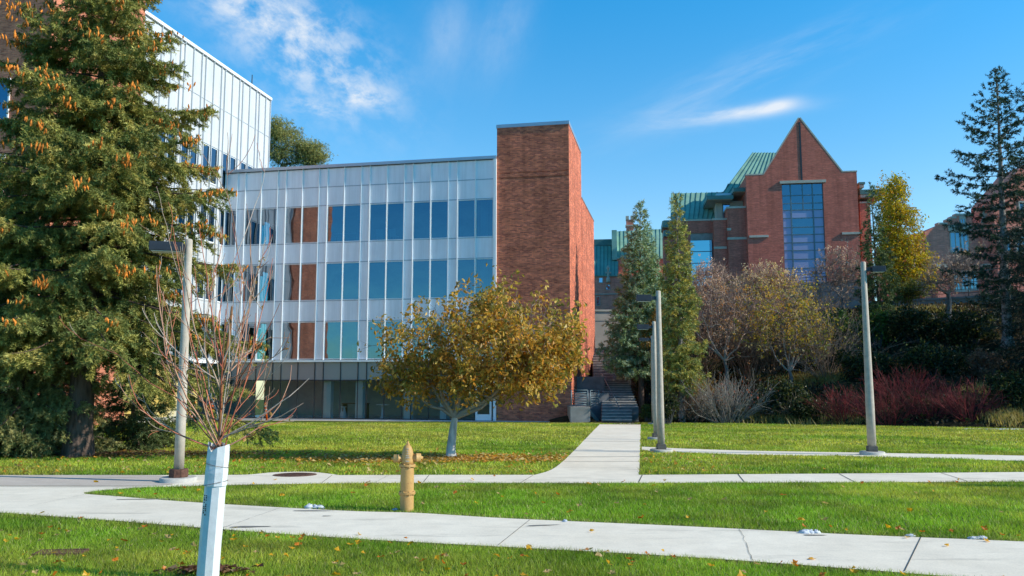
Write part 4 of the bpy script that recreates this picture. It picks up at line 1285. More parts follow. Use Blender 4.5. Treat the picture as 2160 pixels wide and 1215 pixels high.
def rail_line(p, q, m='railblue', r=.03, posts=2):
    p = Vector(p); q = Vector(q); g = MB(); g.tube(p, q, r, n=6)
    for i in range(posts):
        c = p.lerp(q, i / max(1, posts - 1)); g.tube(c, c - Vector((0, 0, .95)), r, n=6)
    return g.build('handrail', M[m], S)


a = at(1305, 856, 48.3); b = at(1269, 797, 54.6); rail_line((a[0], a[1], a[2]), (b[0], b[1], b[2] + .3), posts=3)
a = at(1295, 792, 57.2); b = at(1276, 750, 63); rail_line(a, (b[0], b[1], b[2] + .3), posts=3)
# concrete block with its railing beside the foot of the stairs
c0 = at(1203, 892, 46.6); c1 = at(1245, 892, 46.6); zt_ = at(1225, 858, 46.6)[2]
Kb = thing('concrete_block', 'grey concrete block carrying a metal guard rail at the foot of the stairs', 'wall', (c0[0], c0[1], gz(46.6)))
Lb = c1[0] - c0[0]; hb = zt_ - gz(46.6)
g = MB(); g.box(0, Lb, 0, 2.6, -.3, hb); g.prism([(Lb, -.3), (Lb + 1.0, -.3), (Lb, hb - .05)], 1.6, 1.9); g.build('block', M['conc'], Kb, .02)
ht = at(1225, 823, 46.6)[2] - gz(46.6)
def gridrail(t, p, q, z0, z1, n=7):
    p = Vector(p); q = Vector(q)
    g = MB()
    for c in (p, q): g.tube((c.x, c.y, z0), (c.x, c.y, z1), .035, n=6)
    for i in range(n):
        zz = z0 + .1 + (z1 - z0 - .1) * i / (n - 1); g.tube((p.x, p.y, zz), (q.x, q.y, zz), .02, n=6)
    g.build('guard_rail', M['railblue'], t)


gridrail(Kb, (.08, .1, 0), (Lb - .12, .1, 0), hb, ht); gridrail(Kb, (Lb + .03, .1, 0), (Lb + .62, 1.2, 0), hb, ht - .02)
# ==================================================================== vegetation
def hillhit(px, py):
    d = ray(px, py); Y = np.arange(20, 104, .06); X = d[0] / d[1] * Y; Zr = EYE + d[2] / d[1] * Y
    w_ = np.nonzero(Zr <= terrain(X, Y))[0]
    return at(px, py, float(Y[w_[0]]) if len(w_) else 60.0)


def unit(v): return v / np.maximum(np.linalg.norm(v, axis=-1, keepdims=True), 1e-9)


def shoots(P, A, L, k, nl, nw, col, rng, fan=.85):
    """needle brushes: P,A (N,3), L (N,) -> triangles and colours"""
    N = len(P); A = unit(A)
    f = (np.arange(k)[None] + rng.random((N, k))) / k
    b = P[:, None] + A[:, None] * (f * L[:, None] * .9)[..., None]
    R = rng.normal(size=(N, k, 3)); R = unit(R - (R * A[:, None]).sum(-1, keepdims=True) * A[:, None])
    D = unit(A[:, None] * .65 + R * fan); ln = nl * rng.uniform(.7, 1.25, (N, k, 1))
    W = unit(np.cross(D, rng.normal(size=(N, k, 3)))) * (nw / 2 * rng.uniform(.7, 1.3, (N, k, 1)))
    V = np.stack([b - W, b + W, b + D * ln], 2).reshape(-1, 3, 3)
    C = np.repeat(col[:, None], k, 1).reshape(-1, 3) * rng.uniform(.8, 1.2, (N * k, 1))
    return V, C


def polyline_segs(P, r0, r1, pw=1.0):
    P = np.asarray(P); n = len(P) - 1
    r = r0 + (r1 - r0) * (np.arange(n + 1) / n) ** pw
    return [(*P[i], *P[i + 1], r[i], r[i + 1]) for i in range(n)]


def trunk_mesh(P, r0, r1, m, parent, flare=1.35, sides=14, name='trunk', rng=None):
    P = np.asarray(P, float); n = len(P)
    g = MB(); b = 0
    rng = rng or np.random.default_rng(1)
    off = rng.uniform(-.09, .09, sides)
    for i in range(n):
        f = i / (n - 1); r = r0 + (r1 - r0) * f
        if i == 0: r *= flare
        for s in range(sides):
            t = 2 * math.pi * s / sides; q = r * (1 + off[s] * (1 if i else 2.2) + rng.uniform(-.03, .03))
            g.v.append((P[i][0] + q * math.cos(t), P[i][1] + q * math.sin(t), P[i][2]))
    for i in range(n - 1):
        for s in range(sides):
            s2 = (s + 1) % sides
            g.f.append([i * sides + s, i * sides + s2, (i + 1) * sides + s2, (i + 1) * sides + s]); g.sm.append(True); g.mi.append(0)
    return g.build(name, m, parent)


def conifer(name, label, group, base, top, R, prof, zb, nbr, tr, seed, cols, bark, shoot=(.13, .055, 6), den=1.0, e0=(-18, 38), sag=.25, sp=.085, hang=.25, twf=.36, extra=(), cat_='tree', lift=.0, tipcol=None):
    rng = np.random.default_rng(seed)
    base = np.array(base, float); top = np.array(top, float); Hh = top[2] - base[2]
    T = thing(name, label, cat_, tuple(base), 0, group)
    up = lambda z: (top - base) * (z / Hh)                   # local coordinates along the leaning stem
    zs = np.linspace(-.3, Hh * .97, 16)
    trunk_mesh([up(z) + np.array([0, 0, 0]) for z in zs], tr, tr * .08, bark, T, rng=rng)
    limbs = []; tw = []; tips = []
    B_ = []
    for i in range(nbr):
        f = (i + rng.random()) / nbr; z = zb + (Hh - zb) * (1 - (1 - f) ** .92) * .985
        B_.append((z, i * 2.39996 + rng.normal(0, .35), R * prof(z / Hh) * rng.uniform(.66, 1.12)))
    B_ += list(extra)
    for z, azm, L in B_:
        if L < .08: L = .08
        t = z / Hh; el = math.radians(e0[0] + (e0[1] - e0[0]) * t + rng.normal(0, 6))
        h = np.array([math.cos(azm), math.sin(azm), 0]); o = up(z); m = 7
        u = np.linspace(0, 1, m + 1); bend = rng.normal(0, .08)
        side = np.array([-h[1], h[0], 0])
        path = o + h * (L * math.cos(el) * u)[:, None] + side * (L * bend * u * u)[:, None]
        path[:, 2] += L * (math.sin(el) * u - sag * (1 - t * .7) * u ** 1.6 * (1 - .55 * u * u) + lift * u ** 3)
        r = max(.009, tr * .13 * (L / R) ** .8)
        limbs += polyline_segs(path, r, r * .2)
        step = max(sp * 1.6, L / 26); nt = int(L * .92 / step)
        for q in range(nt):
            uu = .1 + .9 * (q + rng.random()) / max(nt, 1); j = min(int(uu * m), m - 1); fr_ = uu * m - j
            p = path[j] * (1 - fr_) + path[j + 1] * fr_; d = unit(path[j + 1] - path[j])
            tl = (twf * L * (1 - uu) ** .75 + .10 + .05 * L) * rng.uniform(.6, 1.25)
            tl = min(tl, .95)
            s_ = 1 if q % 2 else -1
            dd = unit(d * rng.uniform(.5, .9) + side * s_ * rng.uniform(.55, 1.0) + np.array([0, 0, -rng.uniform(.0, hang * 2)]))
            tw.append((*p, *dd, tl))
            if rng.random() < .35: tw.append((*p, *unit(d * .6 + side * s_ * .3 + np.array([0, 0, -hang * 2.6])), tl * .55))
        tw.append((*path[-2], *unit(path[-1] - path[-2]), L / m * 1.3)); tips.append((path[-1], path[-2], h))
    tw.append((*up(Hh * .9), 0, 0, 1, Hh * .1))
    tw = np.array(tw)
    tubes('branches', np.array(limbs), bark, T, 5)
    k = np.maximum(1, (tw[:, 6] / sp * den + rng.random(len(tw))).astype(int)); idx = np.repeat(np.arange(len(tw)), k)
    a = rng.random(len(idx)) ** .8
    P = tw[idx, :3] + tw[idx, 3:6] * (a * tw[idx, 6])[:, None]
    P[:, 2] -= (a * tw[idx, 6]) ** 1.6 * hang * .7
    P += rng.normal(0, .012, P.shape)
    A = unit(tw[idx, 3:6] + rng.normal(0, .42, P.shape) + np.array([0, 0, -hang]))
    cols = np.array(cols); w_ = rng.random(len(idx)); tint = rng.random(len(tw))[idx]
    C = cols[(tint * len(cols)).astype(int)] * rng.uniform(.7, 1.25, (len(idx), 1))
    V, C = shoots(P, A, shoot[0] * rng.uniform(.7, 1.3, len(idx)), shoot[2], shoot[1], shoot[1] * .27, C, rng)
    soup('foliage', V, C, M['needle'], T)
    return T, tips, rng


def pw(*kv):
    xs_ = [a for a, b in kv]; ys_ = [b for a, b in kv]
    return lambda t: float(np.interp(t, xs_, ys_))


OLIVE = [(.35, .33, .08), (.25, .265, .07), (.48, .42, .12), (.17, .205, .06)]
sb = gnd(165, 965)
apex = at(243, -235, sb[1] + .1)
TA_, tips, rng = conifer('spruce_tree', 'tall olive green spruce hung with orange cones, its top cut off by the photo', 'old spruces on the left lawn', sb, apex, 3.15,
                         pw((0, .75), (.1, .95), (.25, 1.0), (.42, .97), (.63, .72), (.79, .40), (.9, .17), (1, .02)), 2.9, 205, .30, 3, OLIVE, M['bark_spruce'],
                         shoot=(.16, .075, 13), den=2.0, e0=(-16, 24), sag=.40, sp=.062, hang=.34, twf=.36,
                         extra=[(2.7, .05, 4.7), (3.0, -.1, 4.0), (3.4, .3, 3.9)])
# hanging cones: the hundred nearest are parts, the rest one part
cand = [t for t in tips if t[0][2] > 2.6 and t[2][1] < .35]
rng.shuffle(cand)
CN = []
for tip, prev, h in cand[:105]:
    f = rng.uniform(0, .35); p = tip * (1 - f) + prev * f; c0 = np.array([.78, .26, .04]) * rng.uniform(.7, 1.15); sz = rng.uniform(1.0, 1.45)
    for k in range(int(rng.integers(9, 18))):
        q = p + h * rng.normal(.03, .19) + np.array([rng.normal(0, .07), rng.normal(-.15, .07), rng.normal(-.06, .05)]) * sz
        CN.append((q, unit(np.array([rng.normal(0, .25), rng.normal(0, .25), -1.0])), rng.uniform(.085, .135) * sz, c0 * rng.uniform(.7, 1.2)))


def cone_rows(cs):
    S_ = []; C_ = []; rad = [.007, .019, .022, .015, .003]
    for q, d, ln, c in cs:
        for j in range(4):
            S_.append((*(q + d * ln * j / 4), *(q + d * ln * (j + 1) / 4), rad[j], rad[j + 1])); C_.append(c * (1.1 if j % 2 else .8))
    return np.array(S_), C_


CN.sort(key=lambda e: e[0][1])
for e in CN[:100]: tubes('cone', *cone_rows([e])[:1], M['cone'], TA_, 6, cone_rows([e])[1])
S_, C_ = cone_rows(CN[100:]); tag(tubes('cones', S_, M['cone'], TA_, 6, C_), kind='stuff')
sbB = gnd(72, 962); apB = at(10, 330, sbB[1])
conifer('spruce_tree', 'leftmost spruce with pale low skirts sweeping the ground at the photo edge', 'old spruces on the left lawn', sbB, apB, 2.15,
        pw((0, .8), (.15, 1), (.5, .85), (.8, .4), (1, .03)), .25, 190, .2, 8, [(.30, .29, .10), (.23, .25, .09), (.36, .33, .13)], M['bark_spruce'], den=1.4, shoot=(.16, .075, 13), e0=(-26, 22), sag=.2, sp=.066, hang=.42)
sbC = gnd(287, 949); apC = at(275, 775, sbC[1])
conifer('spruce_tree', 'small dark bushy spruce close behind the big spruce trunk', 'old spruces on the left lawn', sbC, apC, 1.5,
        pw((0, 1), (.3, .95), (.7, .5), (1, .05)), .1, 70, .12, 9, [(.10, .135, .05), (.13, .16, .055)], M['bark_spruce'], den=1.4, shoot=(.15, .075, 11), e0=(-10, 30), sag=.25, sp=.07, hang=.2)
# conifers by the stairs
p = at(1352, 840, 51.5); b = (p[0], p[1], tz(p[0], p[1]))
conifer('blue_spruce', 'broad blue green spruce beside the outdoor stairs', 'conifers beside the stairs', b, at(1350, 424, 51.5), 2.75,
        pw((0, .8), (.12, 1), (.4, .78), (.7, .42), (1, .03)), 2.7, 200, .2, 21, [(.33, .44, .27), (.25, .34, .17), (.43, .51, .31), (.28, .34, .12)], M['bark_spruce'], den=1.5, shoot=(.3, .17, 12), e0=(-8, 38), sag=.22, sp=.13, hang=.22, lift=.12)
p = gnd(1440, 893); p = np.array([p[0] * .985, 46.2 * .985, 0]); p = at(1440, 890, 46.8); b = (p[0], p[1], tz(p[0], p[1]))
conifer('narrow_spruce', 'slender olive spruce with bare lower trunk right of the path lamps', 'conifers beside the stairs', b, at(1427, 405, 46.8), 1.45,
        pw((0, .95), (.18, 1), (.45, .82), (.75, .45), (.9, .2), (1, .1)), 1.9, 200, .19, 22, [(.46, .42, .10), (.34, .35, .10), (.29, .32, .11), (.54, .45, .11)], M['bark_fir'], den=1.5, shoot=(.26, .15, 12), e0=(-22, 30), sag=.3, sp=.105, hang=.3, lift=.15)
p = at(1858, 700, 58); b = (p[0], p[1], tz(p[0], p[1]))
conifer('thin_spruce', 'thin dark spruce standing before the golden columnar tree', 'conifers on the slope', b, at(1836, 388, 58), 1.75,
        pw((0, 1), (.3, .85), (.55, .55), (.8, .25), (1, .04)), .5, 120, .13, 23, [(.11, .16, .06), (.15, .19, .07), (.09, .13, .06)], M['bark_spruce'], den=1.5, shoot=(.3, .2, 12), e0=(-18, 32), sag=.25, sp=.16, hang=.3, lift=.12)
p = at(2127, 742, 51); b = (p[0], p[1], tz(p[0], p[1]))
conifer('fir_tree', 'tall open dark fir with a bare trunk on the right slope', 'conifers on the slope', b, at(2102, 143, 51), 3.5,
        pw((0, .8), (.2, .85), (.35, .95), (.5, .95), (.7, .85), (.88, .5), (1, .05)), 2.6, 98, .30, 24, [(.045, .09, .06), (.07, .11, .055), (.035, .065, .045)], M['bark_fir'], den=1.15, shoot=(.28, .18, 12), e0=(-16, 34), sag=.18, sp=.15, hang=.12, twf=.26, lift=.14)
p = at(2172, 800, 46); b = (p[0], p[1], tz(p[0], p[1]))
conifer('dark_spruce', 'dark dense spruce at the right edge of the photo', 'conifers on the slope', b, at(2185, 375, 46), 2.3,
        pw((0, .9), (.3, 1), (.6, .85), (.85, .4), (1, .04)), .6, 150, .2, 25, [(.02, .035, .025), (.03, .05, .03)], M['bark_spruce'], shoot=(.26, .14, 6), e0=(-14, 30), sag=.2, sp=.14, hang=.25)
for i, (x, y, hh, rr_) in enumerate([(37.5, 49, 15, 3.4), (43, 56, 16, 3.8), (36, 42.5, 13, 3.2), (29.0, 39.3, 8.5, 2.4), (33, 39.2, 11, 2.8), (31.5, 43.5, 10, 2.2), (34.6, 46, 12.5, 2.3)]):
    b = (x, y, tz(x, y))
    conifer('dark_spruce', f'dark spruce beyond the right edge of the view, {["tallest but one", "tallest and highest up the slope", "middle sized on the lower slope", "smallest and nearest the lawn", "second nearest the lawn", "small one behind the nearest", "slender one below the tallest"][i]}', 'conifers on the slope', b, (x, y, b[2] + hh), rr_,
            pw((0, .9), (.2, 1), (.6, .6), (1, .03)), .5, 90, .25, 60 + i, [(.04, .06, .03)], M['bark_spruce'], shoot=(.4, .3, 5), sp=.26, hang=.25)


# ------------------------------------------------------------ broad leaved trees
def colony(rng, base, targets, seg=.35, bow=.10, fork=0, rise=.06, limbs=()):
    P = [np.asarray(b, float) for b in base]; par = [-1] + list(range(len(base) - 1)); t0 = len(base) - 1
    for lb in limbs:
        for i, q in enumerate(lb[1:]): par.append(t0 if i == 0 else len(P) - 1); P.append(np.asarray(q, float))
    T = np.asarray(targets); order = np.argsort(np.linalg.norm(T - P[-1], axis=1)); arr = np.array(P); dirs = []
    cap = len(P) + len(T) * 40; A = np.zeros((cap, 3)); A[:len(P)] = arr; n = len(P)
    for ti in order:
        t = T[ti]; d = np.linalg.norm(A[fork:n] - t, axis=1)
        below = np.maximum(0, A[fork:n, 2] - t[2])
        j = fork + int(np.argmin(d + .5 * below)); d0 = np.linalg.norm(A[j] - t); k = max(1, int(math.ceil(d0 / seg)))
        off = rng.normal(0, bow * d0, 3); off[2] += rise * d0
        p0 = A[j].copy(); last = j
        for i in range(1, k + 1):
            f = i / k; q = p0 * (1 - f) + t * f + off * math.sin(math.pi * f) * .5
            if n >= cap: break
            A[n] = q; par.append(last); last = n; n += 1
        dirs.append(unit(t - p0))
    dd = np.zeros_like(T); dd[order] = np.array(dirs)
    cnt = np.zeros(n); ch = np.zeros(n, int)
    for i in range(1, n): ch[par[i]] += 1
    for i in range(n - 1, 0, -1):
        if ch[i] == 0: cnt[i] = 1
        cnt[par[i]] += cnt[i]
    return A[:n], np.array(par), cnt, dd


def colony_segs(A, par, cnt, nb, rt, pwr=.45, rmax=9):
    r = np.minimum(rt * np.maximum(cnt, 1) ** pwr, rmax); S = []
    for i in range(nb, len(A)):
        p = par[i]; S.append((*A[p], *A[i], min(r[p], r[i] * 1.3), r[i]))
    return S


def ell(rng, envs, n, shell=.6):
    w_ = np.array([e[6] for e in envs], float); w_ /= w_.sum(); k = rng.choice(len(envs), n, p=w_)
    E = np.array([e[:6] for e in envs])[k]; d = unit(rng.normal(size=(n, 3))); r = rng.random(n) ** (1 / 3 * (1 - shell) + .05)
    return E[:, :3] + d * r[:, None] * E[:, 3:6]


def leaves(P, size, rng, droop=.3, curl=.25, asp=(.42, .6)):
    n = len(P); f = unit(rng.normal(size=(n, 3)) + np.array([0, 0, -droop * 2])); s = unit(np.cross(f, rng.normal(size=(n, 3)))); u = np.cross(s, f)
    L = size * rng.uniform(.6, 1.3, n); W = L * rng.uniform(asp[0], asp[1], n)
    a = P; b = P + f * L[:, None]; m_ = P + f * (L * .45)[:, None]; k = (W * curl)[:, None] * u
    l = m_ + s * W[:, None] / 2 + k; r = m_ - s * W[:, None] / 2 + k
    return np.concatenate([np.stack([a, r, b], 1), np.stack([a, b, l], 1)], 0)


def leafcol(rng, cols, n, lo=.7, hi=1.25):
    c = np.array(cols)[rng.integers(0, len(cols), n)] * rng.uniform(lo, hi, (n, 1)); return np.concatenate([c, c])


def twigs(rng, P, D, n, L, r, up=.15):
    """short random twigs leaving points P"""
    i = np.repeat(np.arange(len(P)), n); p = P[i]; d = unit(D[i] + rng.normal(0, .55, p.shape) + np.array([0, 0, up])); l = L * rng.uniform(.4, 1.3, len(i))
    m_ = p + d * (l * .5)[:, None]; q = m_ + unit(d + rng.normal(0, .25, p.shape) + np.array([0, 0, up * .6])) * (l * .5)[:, None]
    return np.concatenate([np.concatenate([p, m_, np.full((len(i), 1), r), np.full((len(i), 1), r * .8)], 1), np.concatenate([m_, q, np.full((len(i), 1), r * .8), np.full((len(i), 1), r * .45)], 1)]), q


def bush_tree(name, label, cat_, group, base, trunk_pts, tr, envs, nt, seed, barkcol, bark=None, rt=.006, seg=.3, tw=(3, .35, .004), leafn=0, leafs=.1, leafspread=.12, cols=((.4, .3, .05),), shell=.55, pwr=.45, keep=None, bow=.1, droop=.3, upw=.15):
    rng = np.random.default_rng(seed); base = np.array(base, float)
    T = thing(name, label, cat_, tuple(base), 0, group)
    tp = np.array(trunk_pts, float)
    if bark is not None: trunk_mesh(tp, tr, tr * .62, bark, T, rng=rng, sides=12)
    E = ell(rng, envs, nt, shell)
    limbs = []; LS = []; p0 = tp[-1]
    if bark is not None:
        for e in envs:
            c = np.array(e[:3]); tgt = p0 + (c - p0) * .85 + rng.normal(0, .12, 3) * e[3]; d = tgt - p0; n_ = 6; out = np.array([d[0], d[1], 0]) * rng.uniform(.05, .22); pl = []
            for i in range(n_ + 1):
                f = i / n_; pl.append(p0 + d * f + out * math.sin(math.pi * f) + rng.normal(0, .02, 3) * np.linalg.norm(d) * (0 < i < n_))
            limbs.append(pl); LS += polyline_segs(pl, tr * rng.uniform(.42, .58), max(rt * 2, tr * .14), .8)
    A, par, cnt, D = colony(rng, tp, E, seg, bow, fork=max(0, len(tp) - 1), limbs=limbs)
    nb = len(tp) + 6 * len(limbs)
    S = np.array(LS + colony_segs(A, par, cnt, nb, rt, pwr, tr * .5))
    W, q = twigs(rng, E, D, tw[0], tw[1], tw[2], upw)
    S = np.concatenate([S, W]); bc = np.array(barkcol)[rng.integers(0, len(barkcol), len(S))] * rng.uniform(.75, 1.2, (len(S), 1))
    bc[:len(LS)] = np.array(barkcol).max(0) * .9
    tubes('branches', S, M['twig'], T, 5, bc)
    if leafn:
        m_ = 5; K = int(leafn) // m_
        Q = np.concatenate([E, q, q]); Q = Q[rng.integers(0, len(Q), K)] + rng.normal(0, leafspread, (K, 3))
        if keep is not None: Q = Q[rng.random(len(Q)) < keep(Q)]
        K = len(Q); cc = np.array(cols)[rng.integers(0, len(cols), K)] * rng.uniform(.65, 1.2, (K, 1))
        Q = np.repeat(Q, m_, 0) + rng.normal(0, leafs * .5, (K * m_, 3)); cc = np.repeat(cc, m_, 0) * rng.uniform(.75, 1.25, (K * m_, 1))
        soup('foliage', leaves(Q, leafs, rng, droop), np.concatenate([cc, cc]), M['leaf'], T)
    return T


# the small golden tree in the middle of the lawn
b = gnd(950, 968); k = b[1] / F
X_ = lambda px: (px - 950) * k
Z_ = lambda py: (968 - py) * k
env = [(X_(1010), 0, Z_(735), 1.75, 1.6, 1.15, 5), (X_(1110), -.2, Z_(735), 1.15, 1.3, 1.0, 3.6), (X_(1138), .1, Z_(770), .7, .9, .55, 1.3), (X_(880), .2, Z_(745), 1.15, 1.2, .95, 2.2), (X_(862), 0, Z_(785), .8, .9, .48, .9), (X_(990), 0, Z_(660), 1.3, 1.1, .75, 1.7), (X_(910), -.2, Z_(800), .9, 1.0, .33, .9), (X_(1080), -.1, Z_(797), 1.0, 1.0, .33, 1.0)]
thin = lambda Q: np.clip(.68 + .34 * Q[:, 0] / 1.6 - .40 * np.clip(Q[:, 2] - 2.9, 0, 2) + .25 * np.clip(1.8 - Q[:, 2], 0, 1), .10, 1) * (.12 + .88 * (vnoise(Q[:, 0] + 9 + Q[:, 1] * .6, Q[:, 2] + Q[:, 1] * .5, .55, 5) > .44))
bush_tree('autumn_tree', 'small spreading autumn tree with golden brown leaves above a pale trunk', 'tree', None, b, [(0, 0, -.1), (-.0, 0, .2), (.03, 0, .5), (.06, 0, .75), (.09, 0, .92)], .115, env, 360, 31,
          [(.30, .25, .2), (.36, .31, .26), (.22, .18, .14)], M['bark_pale'], rt=.0046, seg=.22, tw=(3, .32, .0036), leafn=36000, leafs=.118, leafspread=.11,
          cols=((.68, .38, .055), (.48, .30, .05), (.70, .32, .045), (.38, .27, .05), (.84, .56, .15), (.27, .24, .045), (.44, .24, .04), (.60, .40, .07), (.22, .21, .045)), keep=thin, bow=.14)

# slope and hilltop trees and shrubs
PINKB = [(.46, .32, .25), (.36, .25, .19), (.25, .17, .13)]
def on(px, py, Y): p = at(px, py, Y); return np.array([p[0], p[1], tz(p[0], p[1])])


def envpx(b, px, py, Y, rx, ry, w=1, dz=0):
    p = at(px, py, Y) - b; s = Y / F
    return (p[0], p[1], p[2], rx * s, rx * s * .8, ry * s, w)


def bare(label, basepx, Y, env, nt, seed, tr, bark, rt, tw, leafn=0, leafs=.12, cols=((.4, .25, .1),), group='bare trees on the slope', name='bare_tree', bc=PINKB, spread=.25):
    b = on(basepx, 0, Y); b = on(basepx, 700, Y)
    E = [envpx(b, *e[:2], Y, *e[2:]) for e in env]
    cz = min(e[2] - e[5] * .8 for e in E); cxm = E[0][0]; cz = max(cz, .5)
    tp = [(0, 0, -.3), (cxm * .1, 0, cz * .35), (cxm * .25 + .08, 0, cz * .7), (cxm * .4, 0, cz)]
    return bush_tree(name, label, 'tree', group, b, tp, tr, E, nt, seed, bc, bark, rt, .4, tw, leafn, leafs, spread, cols, shell=.15, bow=.22, upw=.5)


bare('bare brownish crabapple with ivy on its trunk, right of the slender spruce', 1530, 52, [(1520, 670, 58, 58, 3), (1575, 680, 50, 52, 2), (1480, 635, 32, 44, 1.2), (1555, 622, 38, 32, 1), (1500, 700, 50, 30, 1), (1455, 680, 25, 30, .5), (1545, 735, 45, 32, .7)], 135, 71, .17, M['bark_grey'], .014, (3, 1.25, .010), 1500, .15, ((.70, .50, .38), (.6, .3, .12)))
bare('nearly bare tree with yellow leaves left low, left of centre on the slope', 1663, 50, [(1660, 700, 66, 50, 3), (1630, 650, 50, 34, 1.6), (1705, 720, 45, 40, 1.4), (1692, 650, 30, 34, .8), (1620, 720, 35, 35, 1), (1680, 762, 45, 26, .8)], 135, 72, .16, M['bark_grey'], .013, (3, 1.2, .010), 3600, .17, ((.62, .44, .05), (.56, .32, .05), (.56, .44, .2), (.40, .36, .05)))
bare('bare pinkish twigged tree before the right foot of the gable', 1778, 60, [(1775, 570, 55, 40, 2), (1800, 600, 45, 35, 1), (1745, 590, 30, 30, .6)], 190, 73, .15, M['bark_grey'], .013, (5, .8, .012), 900, .18, ((.76, .52, .44), (.6, .42, .34)))
bare('gnarled bare tree with dark trunk beneath the pink hall', 2003, 58, [(2000, 580, 55, 38, 2), (2030, 560, 40, 25, 1), (1975, 600, 30, 25, .6)], 170, 74, .2, M['bark_grey'], .016, (5, .8, .013), 700, .18, ((.62, .42, .34),))
bare('pale straw twigged tree before the left foot of the gable', 1612, 64, [(1615, 600, 55, 30, 2), (1590, 630, 45, 30, 1), (1640, 605, 35, 28, 1)], 200, 75, .13, M['bark_grey'], .012, (6, .9, .012), 2200, .2, ((.78, .60, .34), (.66, .44, .3)))
bare('small bare pinkish tree in front of the red side wing', 1498, 62, [(1500, 590, 40, 30, 2), (1480, 615, 35, 25, 1)], 150, 76, .11, M['bark_grey'], .012, (5, .8, .011), 800, .18, ((.72, .5, .42),))
bare('bare brown tree low on the slope beneath the crabapple', 1590, 55, [(1595, 690, 40, 50, 2), (1570, 640, 40, 40, 1)], 150, 77, .11, M['bark_grey'], .012, (5, .75, .011), 900, .17, ((.36, .22, .12), (.45, .3, .06)))

# golden columnar trees
for (lab, px, Y, env, nt, lf, sd_) in [('tall golden columnar tree right of the thin spruce', 1908, 66, [(1905, 560, 50, 62, 4), (1902, 490, 34, 62, 2.4), (1895, 420, 17, 48, 1), (1890, 392, 8, 26, .3), (1938, 575, 34, 42, 1.4)], 420, 17000, 81),
                                       ('narrower golden columnar tree just left of the tall one', 1868, 68, [(1868, 460, 12, 80, 2), (1875, 540, 20, 60, 1.5)], 160, 4600, 82)]:
    b = on(px, 640, Y); E = [envpx(b, *e[:2], Y, *e[2:]) for e in env]
    bush_tree('columnar_tree', lab, 'tree', 'golden columnar trees', b, [(0, 0, -.3), (0, 0, .5), (0, 0, 1.2), (0.02, 0, 2.2), (0, 0, 4), (0, 0, 6)], .16, E, nt, sd_, [(.2, .16, .12)], M['bark_grey'], .011, .5, (3, .5, .01), lf, .21, .22,
              ((.62, .45, .02), (.54, .43, .03), (.46, .41, .03), (.66, .37, .02), (.32, .33, .03)), shell=.5)
# pine behind the white wing
Yp = 78; b0 = at(620, 400, Yp); b = np.array([b0[0], b0[1], gz(60)])
E = [envpx(b, 600, 310, Yp, 42, 45, 3), (*envpx(b, 655, 325, Yp, 34, 24, 2)[:6], 2), envpx(b, 590, 275, Yp, 28, 22, 1)]
rng = np.random.default_rng(90)
T = thing('pine_tree', 'round topped pine rising behind the white wing roof', 'tree', tuple(b))
tp = [(0, 0, -.3), (0, 0, 5), (0, 0, 10), (-.2, 0, 14), (-.3, 0, 17)]
trunk_mesh(tp, .3, .16, M['bark_spruce'], T, rng=rng)
Q = ell(rng, E, 230, .5); A, par, cnt, D = colony(rng, np.array(tp), Q, .6, .12, fork=3)
tubes('branches', np.array(colony_segs(A, par, cnt, len(tp), .02, .42, .18)), M['bark_spruce'], T, 5)
i = np.repeat(np.arange(len(Q)), 26); P = Q[i] + rng.normal(0, .38, (len(i), 3)) * np.array([1, 1, .6]); A2 = unit(rng.normal(size=P.shape) + np.array([0, 0, .7]))
V, C = shoots(P, A2, np.full(len(P), .2), 7, .24, .035, np.array([(.32, .31, .09), (.40, .36, .11), (.22, .24, .08)])[rng.integers(0, 3, len(P))], rng, 1.2)
soup('foliage', V, C, M['needle'], T)


def mound(name, label, px, py, rx, ry, n, size, cols, seed, group=None, cat_='shrub', depth=.8, flat=0.0, droop=.0, Yo=0):
    """leafy evergreen or yellowing shrub: stems and leaves through its whole volume"""
    rng = np.random.default_rng(seed); p = hillhit(px, py + ry * .9) if Yo == 0 else at(px, py + ry * .9, Yo); Y = p[1]; b = np.array([p[0], p[1] + .3, tz(p[0], p[1] + .3)]); s = Y / F
    T = thing(name, label, cat_, tuple(b), 0, group)
    c = at(px, py, Y) - b; nb = 5
    E = [(c[0] + rng.uniform(-.45, .45) * rx * s, rng.uniform(0, .6) * rx * s * depth, max(.1, c[2] + rng.uniform(-.45, .35) * ry * s), rx * s * rng.uniform(.45, .75), rx * s * depth * .6, ry * s * rng.uniform(.45, .7), 1) for _ in range(nb)]
    E.append((c[0], rx * s * .3, max(.1, c[2]), rx * s * .8, rx * s * depth * .7, ry * s * .75, 2))
    K = max(30, n // 34); Q = ell(rng, E, K, .6); Q[:, 2] = np.maximum(Q[:, 2], .05)
    S = []
    for q in Q[::2]:
        o = np.array([q[0] * .25, q[1] * .25, -.2]); m_ = o * .45 + q * .55 + np.array([0, 0, .1 * q[2]]); S += [(*o, *m_, .018, .012), (*m_, *q, .012, .004)]
    tubes('stems', np.array(S), M['twig'], T, 4, np.full((len(S), 3), .09))
    i = rng.integers(0, K, n); P = Q[i] + rng.normal(0, 1, (n, 3)) * rx * s * .11; P[:, 2] = np.maximum(P[:, 2], .02)
    soup('foliage', leaves(P, size, rng, droop), leafcol(rng, cols, n), M['leaf'], T)
    return T


